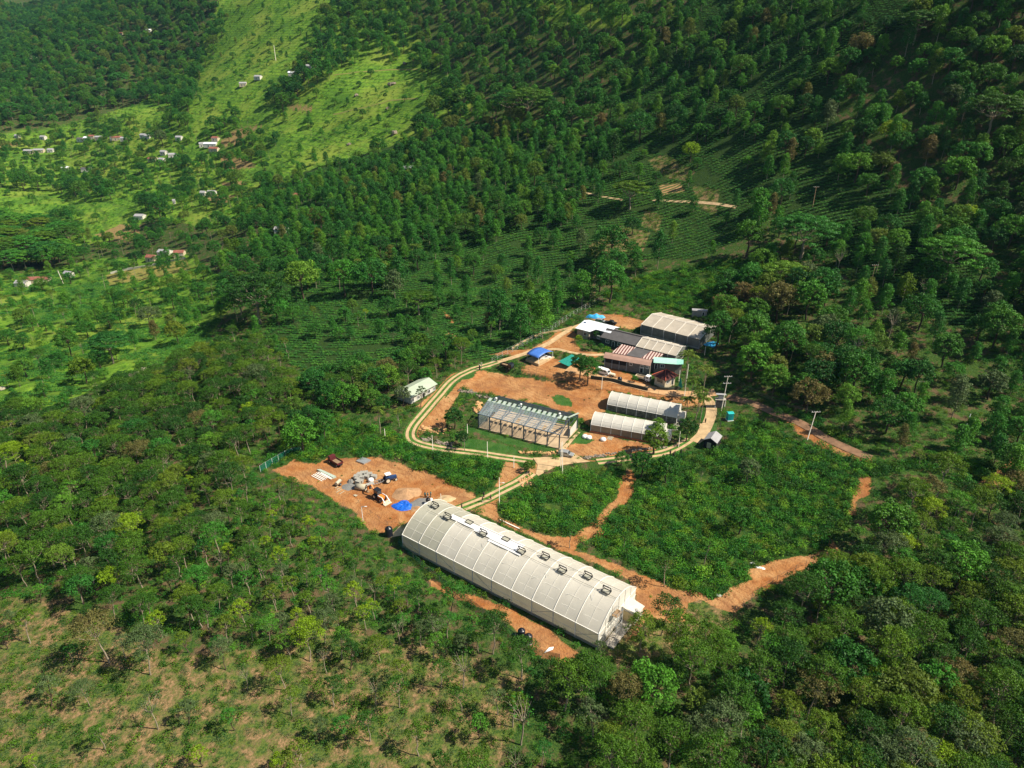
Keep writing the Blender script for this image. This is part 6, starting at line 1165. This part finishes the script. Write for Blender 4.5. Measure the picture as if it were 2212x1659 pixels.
# ------------------------------------------------------------------ village houses
HV = [('V',200,228,9,'roof_g','leftmost grey-roofed house of the upper hamlet row'),('V',240,222,8,'white','white house right of the leftmost hamlet house'),('V',268,212,7,'roof_r','red-brown roofed house in the upper hamlet row'),('V',312,218,8,'cream','cream house with pale roof in the upper hamlet row'),
 ('V',405,222,7,'roof_g','dark house left of the long red roof'),('V',430,220,11,'roof_r','long red-roofed house in the hamlet'),('V',468,226,6,'white','small white house beside the long red roof'),('V',595,205,7,'white','tall white house in the middle of the hamlet row'),('V',625,210,7,'roof_grey','pale house right of the tall white one'),('V',822,220,7,'white','small white house alone right of the big round trees'),
 ('V',1022,262,13,'white','long white house below the terraced slope'),('V',968,262,6,'roof_grey','small grey house left of the long white one'),('V',1055,225,8,'roof_r','brownish house above the long white one'),('V',1045,292,10,'roof_r','brown roofed house below the long white one'),('V',725,312,7,'white','white house in the centre of the village trees'),('V',655,355,9,'roof_r','rusty roofed house among the village trees'),('V',712,360,6,'white','small white house right of the rusty roof'),('V',780,330,8,'roof_grey','grey roofed house right of the village centre'),
 ('V',105,412,8,'white','white house in the trees above the lower meadow'),('V',235,418,10,'roof_g','wide brown hut at the meadow edge'),('V',1030,572,7,'white','white-fronted house beside the palms'),('V',975,575,5,'roof_grey','grey annexe left of the white-fronted house'),('V',575,722,8,'roof_grey','grey roofed house in front of the dark round grove'),('V',790,628,2.5,'white','tiny white hut at the meadow corner'),
 ('I',195,1015,11,'cream','leftmost white bungalow of the meadow group'),('I',262,1010,12,'cream','middle white bungalow, the widest of the meadow group'),('I',340,1008,7,'white','small white bungalow at the right of the meadow group'),('I',118,915,6,'white','small white house at the far left meadow'),('I',290,922,7,'roof_grey','faint grey house in the far left meadow'),
 ('L',155,240,8,'roof_grey','cream house with grey roof at the left roadside'),('L',265,215,14,'roof_r','long house with dark red roof at the roadside'),('L',462,178,6,'white','white house beside the leaning pole'),('L',1010,70,7,'roof_r','small rusty house above the white roadside wall'),('L',1195,40,7,'roof_r','brown house at the end of the white wall'),('L',1100,35,9,'roof_grey','grey roof half hidden above the white wall'),
 ('I',1955,500,13,'white','long white house on the ridge'),('I',1715,525,8,'roof_grey','grey house left of the ridge house'),('I',1615,570,8,'cream','orange-walled house below the ridge houses'),('I',988,213,8,'white','lone white house high in the left wood'),('I',1970,1318,9,'roof_r','rusty brown house in the lower valley trees'),('I',1870,1545,8,'roof_grey','hidden house with pale roof under the valley trees'),('I',2050,455,6,'white','small white house right of the ridge house'),('J',500,1140,8,'roof_grey','pale house hidden in the middle wood'),('I',800,235,8,'roof_r','brown shack in the left wood clearing')]
for k, x, y, w_, m_, l in HV:
    wl = M['cream'] if m_ in ('roof_r', 'cream') else M['wwall']; rf = M['roof_grey'] if m_ in ('white', 'cream') else M[m_]; w_ *= 1.02
    if m_ == 'white' and w_ > 8: rf = M['roof_w']
    c = at(k, x, y); e = small_gable('village_house', l, 'house', k, (x, y), w_, min(w_*.75, 6.5), 2.9, 4.3, random.uniform(-.35, .25), wl, rf, [('door', -w_*.1, 1.0, 0, 2.0), ('window', w_*.25, 1.1, .9, 1.0)], group='village houses')
    CLEAR.append((c.x, c.y-3, 7.5))
# ------------------------------------------------------------------ trees singled out by the photograph
SP = [('umbrella',0,'Z',1360,452,1.0,'forest','flat-topped bright green tree alone on the tea slope, casting a wide shadow'),('umbrella',1,'Z',562,700,1.35,'forest','huge spreading layered tree between the valley and the open tea field'),('umbrella',1,'Z',525,690,.9,'hill','lower spreading tree at the left foot of the huge one'),
 ('jungle',0,'Z',1490,350,1.0,'yellow','round bright yellow-green tree on the tea slope'),('umbrella',0,'Z',905,680,.75,'forest','flat-topped tree with bare trunk above the open tea field'),('umbrella',1,'Z',1730,560,1.3,'hill','great flat layered tree in the dark right-hand hillside'),('umbrella',1,'Z',1690,640,.9,'hill','pale-trunked flat tree right of the grassy slope'),
 ('umbrella',1,'Z',2040,610,1.1,'hill','wide layered tree far right on the hillside'),('umbrella',1,'Z',60,560,1.2,'hill','dark layered tree at the left edge of the meadow'),('umbrella',1,'Z',110,575,1.1,'hill','dark layered tree right of its twin at the left edge'),
 ('umbrella',0,'Z',245,785,.85,'hill','open-crowned pale-trunked tree above the tea boulders'),('jungle',1,'Z',155,770,1.0,'jungle','dark round tree left of the open-crowned tree'),('jungle',3,'Z',188,830,1.1,'forest','tall leafy tree in front of the dark round one'),('jungle',2,'Z',325,705,.95,'grey','grey-green round tree above the boulders'),('jungle',2,'Z',268,660,.8,'jungle','low dark round tree on the bright slope'),
 ('jungle',0,'Z',385,745,.9,'forest','leafy tree right of the rusty climber tree'),('oak',0,'Z',337,735,.75,'rust','tree hung with rusty golden fronds'),('palm',0,'L',255,510,1.3,'palm','brown-skirted palm on the bright left slope'),('palm',2,'L',700,265,1.2,'palm','tall dark palm beside the pale field'),('jungle',2,'I',570,1340,.95,'jungle','dark round tree alone in the meadow, casting a shadow'),('jungle',3,'I',370,1430,.6,'forest','small bright tree alone low in the meadow'),
 ('jungle',1,'I',375,1270,.6,'grey','small bare-looking tree above the meadow'),('jungle',0,'J',690,440,1.0,'yellow','bright yellow-green tree at the edge of the high meadow'),('jungle',1,'I',1075,1480,1.7,'jungle','great dark grove tree beside the village house'),('jungle',0,'I',1000,1420,1.5,'jungle','dark grove tree left of the greatest one'),('jungle',1,'I',1080,980,1.5,'grey','huge round grey-green tree in the village'),
 ('jungle',0,'Z',1995,445+440,.01,'yellow',''),('jungle',2,'K',1820,1530,.9,'yellow','bright lime green tree on the dark right hillside'),('jungle',2,'K',1320,960,1.0,'yellow','lime-tinged tree high on the right hillside'),
 ('jungle',1,'B',412,945,.85,'jungle','large leafy tree beside the fence, left of the minibus'),('jungle',3,'B',330,860,.85,'jungle','dense dark tree behind the fence left of the minibus'),('oak',1,'F',905,720,.65,'hill','small conifer-like tree in front of the nearer tunnel'),('jungle',3,'F',870,880,.95,'forest','broad leafy tree between the nearer tunnel and the drive'),('jungle',3,'F',1230,740,.8,'forest','leafy tree right of the walkers'),('jungle',2,'F',515,1010,.42,'jungle','compact dark round bush beside the drive'),
 ('jungle',3,'F',730,1130,.8,'jungle','dark spreading tree right of the red gully'),('jungle',3,'F',1000,1190,.8,'jungle','dark leafy tree below the walkers'),('jungle',3,'F',1900,1180,.75,'grey','grey feathery tree in the green plot'),('jungle',3,'E',985,1440,.42,'forest','small leafy tree at the left of the forecourt'),('slim',0,'E',40,1130,.75,'forest','small tree at the left edge of the plot below the steel frame'),('jungle',3,'A',880,1430,.75,'jungle','dense tree inside the drive bend, left of the steel frame'),('jungle',3,'A',960,1620,.5,'jungle','bushy tree below the steel frame left corner'),
 ('slim',1,'A',500,1190,.95,'grey','thin tree in front of the white bungalow'),('jungle',3,'A',310,1170,.7,'grey','blue-green tree left of the white bungalow'),('palm',1,'A',60,1480,1.1,'palm','drooping palm left of the drive bend'),('palm',1,'A',270,1400,.8,'palm','palm between the bungalow and the drive bend'),
 ('palm',0,'B',1490,960,1.5,'palm','tall palm right of the mint roof'),('palm',0,'B',1680,1090,1.3,'palm','bright palm at the top of the palm row'),('palm',1,'B',1545,1150,1.15,'palm','palm left of the bright one'),('palm',0,'B',1600,1370,1.25,'palm','palm in the front of the row by the service road'),('palm',1,'B',1505,1350,1.15,'palm','leftmost palm beside the tunnels'),('palm',1,'B',1655,1350,1.15,'palm','rightmost palm of the row'),('palm',1,'B',1640,1240,1.1,'palm','palm in the middle of the row'),
 ('jungle',3,'B',450,560,.42,'brush','garden tree behind the curved drive'),('jungle',3,'B',320,470,.35,'yellow','yellowish garden shrub by the white-roofed house'),('jungle',3,'B',560,560,.3,'brush','round garden shrub left of the striped roof'),('jungle',3,'B',1350,440,.3,'jungle','dark shrub between the two net houses'),('jungle',3,'B',935,910,.28,'hill','clipped shrub in front of the flatbed truck'),('jungle',3,'B',520,440,.4,'jungle','dark shrub beside the white-roofed house porch'),
 ('jungle',1,'B',1830,560,1.15,'jungle','dark tree overhanging the right corner of the large net house'),('forest',2,'D',505,1120,1.0,'jungle','tall round-crowned tree standing right in front of the long greenhouse'),('slim',0,'D',1720,1490,.6,'grey','pale grey-green tree at the near right corner of the long greenhouse'),('slim',0,'D',375,1275,.85,'forest','small tree below the fence left of the tanks'),('forest',1,'D',850,1440,.85,'forest','wide leafy tree below the fence near the tanks'),
 ('forest',0,'D',2030,1420,1.0,'forest','domed tree right of the porch of the long greenhouse'),('forest',3,'D',2200,1290,.9,'forest','domed tree behind the porch, overlapping the clay'),('slim',0,'D',1462,590,.75,'jungle','thin-trunked tree standing on the clay beside the red gully'),('slim',2,'G',285,1010,.9,'forest','thin tree at the end of the clay strip'),('slim',0,'G',580,840,.9,'hill','slim tree in the scrubby plot'),('jungle',3,'G',840,620,.75,'jungle','dark bushy tree in the scrubby plot'),
 ('forest',3,'H',730,960,1.15,'rust','leaning rusty-leaved tree at the edge of the dry grassland'),('forest',1,'H',1000,1040,.95,'grey','wide olive tree standing alone in the dry grassland'),('forest',1,'H',2060,950,.85,'yellow','bright yellow-topped bushy tree at the edge of the wood'),('slim',1,'H',1565,1400,.75,'hill','small bushy tree in the dry grassland'),('slim',1,'H',1340,1640,.8,'yellow','bright small tree at the bottom edge'),('bare',0,'H',1050,1400,.85,'grey','bare whitish tree in the dry grassland'),('bare',0,'N',1160,1405,1.15,'hill','tall open tree with pale branches near the bottom centre'),
 ('forest',2,'H',1300,540,.95,'hill','round bluish-green tree in the left wood edge'),('slim',1,'H',40,870,.8,'forest','small bush-like tree at the left edge of the dry grassland'),('jungle',1,'M',1230,900,1.05,'grey','large grey-green round tree in the lower right wood'),('jungle',1,'Z',1690,800,1.4,'jungle','great dark tree right of the transformer pole'),('jungle',0,'Z',1620,760,1.3,'jungle','great dark tree right of the large net house')]
for k_, wh, z_, x, y, s_, tn, l in SP:
    if not l: continue
    c = at(z_, x, y); CLEAR.append((c.x, c.y, 2.6 if s_ > .4 else 1)); put_tree(k_, c.x, c.y, c.z, s_, tn, l, which=wh if wh < len(PR[k_]) else 0)
for k_, p_ in (('C', (1402,1225)), ('D', (1133,1340)), ('D', (1078,1296))): c = at(k_, *p_); CLEAR.append((c.x, c.y, 3.5))
for x, y, r_ in ((590,1010,9), (1890,1010,9), (1860,1060,8), (1870,1120,8), (600,1040,6)): c = at('Z', x, y); CLEAR.append((c.x, c.y, -r_))
# haze of the valley air: one box round camera and scene, sky outside
hz = MB().box((0, 2200, 520), (9000, 8600, 1600)).build('haze', []); tag(hz, kind='stuff')
hm = bpy.data.materials.new('haze'); hm.use_nodes = True; hn = hm.node_tree; hn.nodes.remove(hn.nodes['Principled BSDF']); pv = hn.nodes.new('ShaderNodeVolumePrincipled'); pv.inputs['Color'].default_value = (.32, .60, 1, 1); pv.inputs['Density'].default_value = .00003; pv.inputs['Anisotropy'].default_value = .0
hn.links.new(pv.outputs[0], hn.nodes['Material Output'].inputs['Volume']); hz.data.materials.append(hm)

# footprints kept free of scattered plants
for o in list(sc.objects):
    if o.parent is None and o.type == 'EMPTY' and o.get('category') in ('greenhouse', 'house', 'building', 'shed', 'hut', 'shelter', 'transformer', 'cabin', 'scaffold'):
        xs, ys = [], []
        for ch in o.children:
            if ch.type == 'MESH': xs += [v.co.x for v in ch.data.vertices]; ys += [v.co.y for v in ch.data.vertices]
        if not xs: continue
        x0, x1, y0, y1 = min(xs)-.5, max(xs)+.5, min(ys)-.5, max(ys)+.5; c_, s_ = math.cos(o.rotation_euler.z), math.sin(o.rotation_euler.z)
        FOOT.append([(o.location.x+c_*x-s_*y, o.location.y+s_*x+c_*y) for x, y in ((x0, y0), (x1, y0), (x1, y1), (x0, y1))])
grow_woods(); grow_fields()
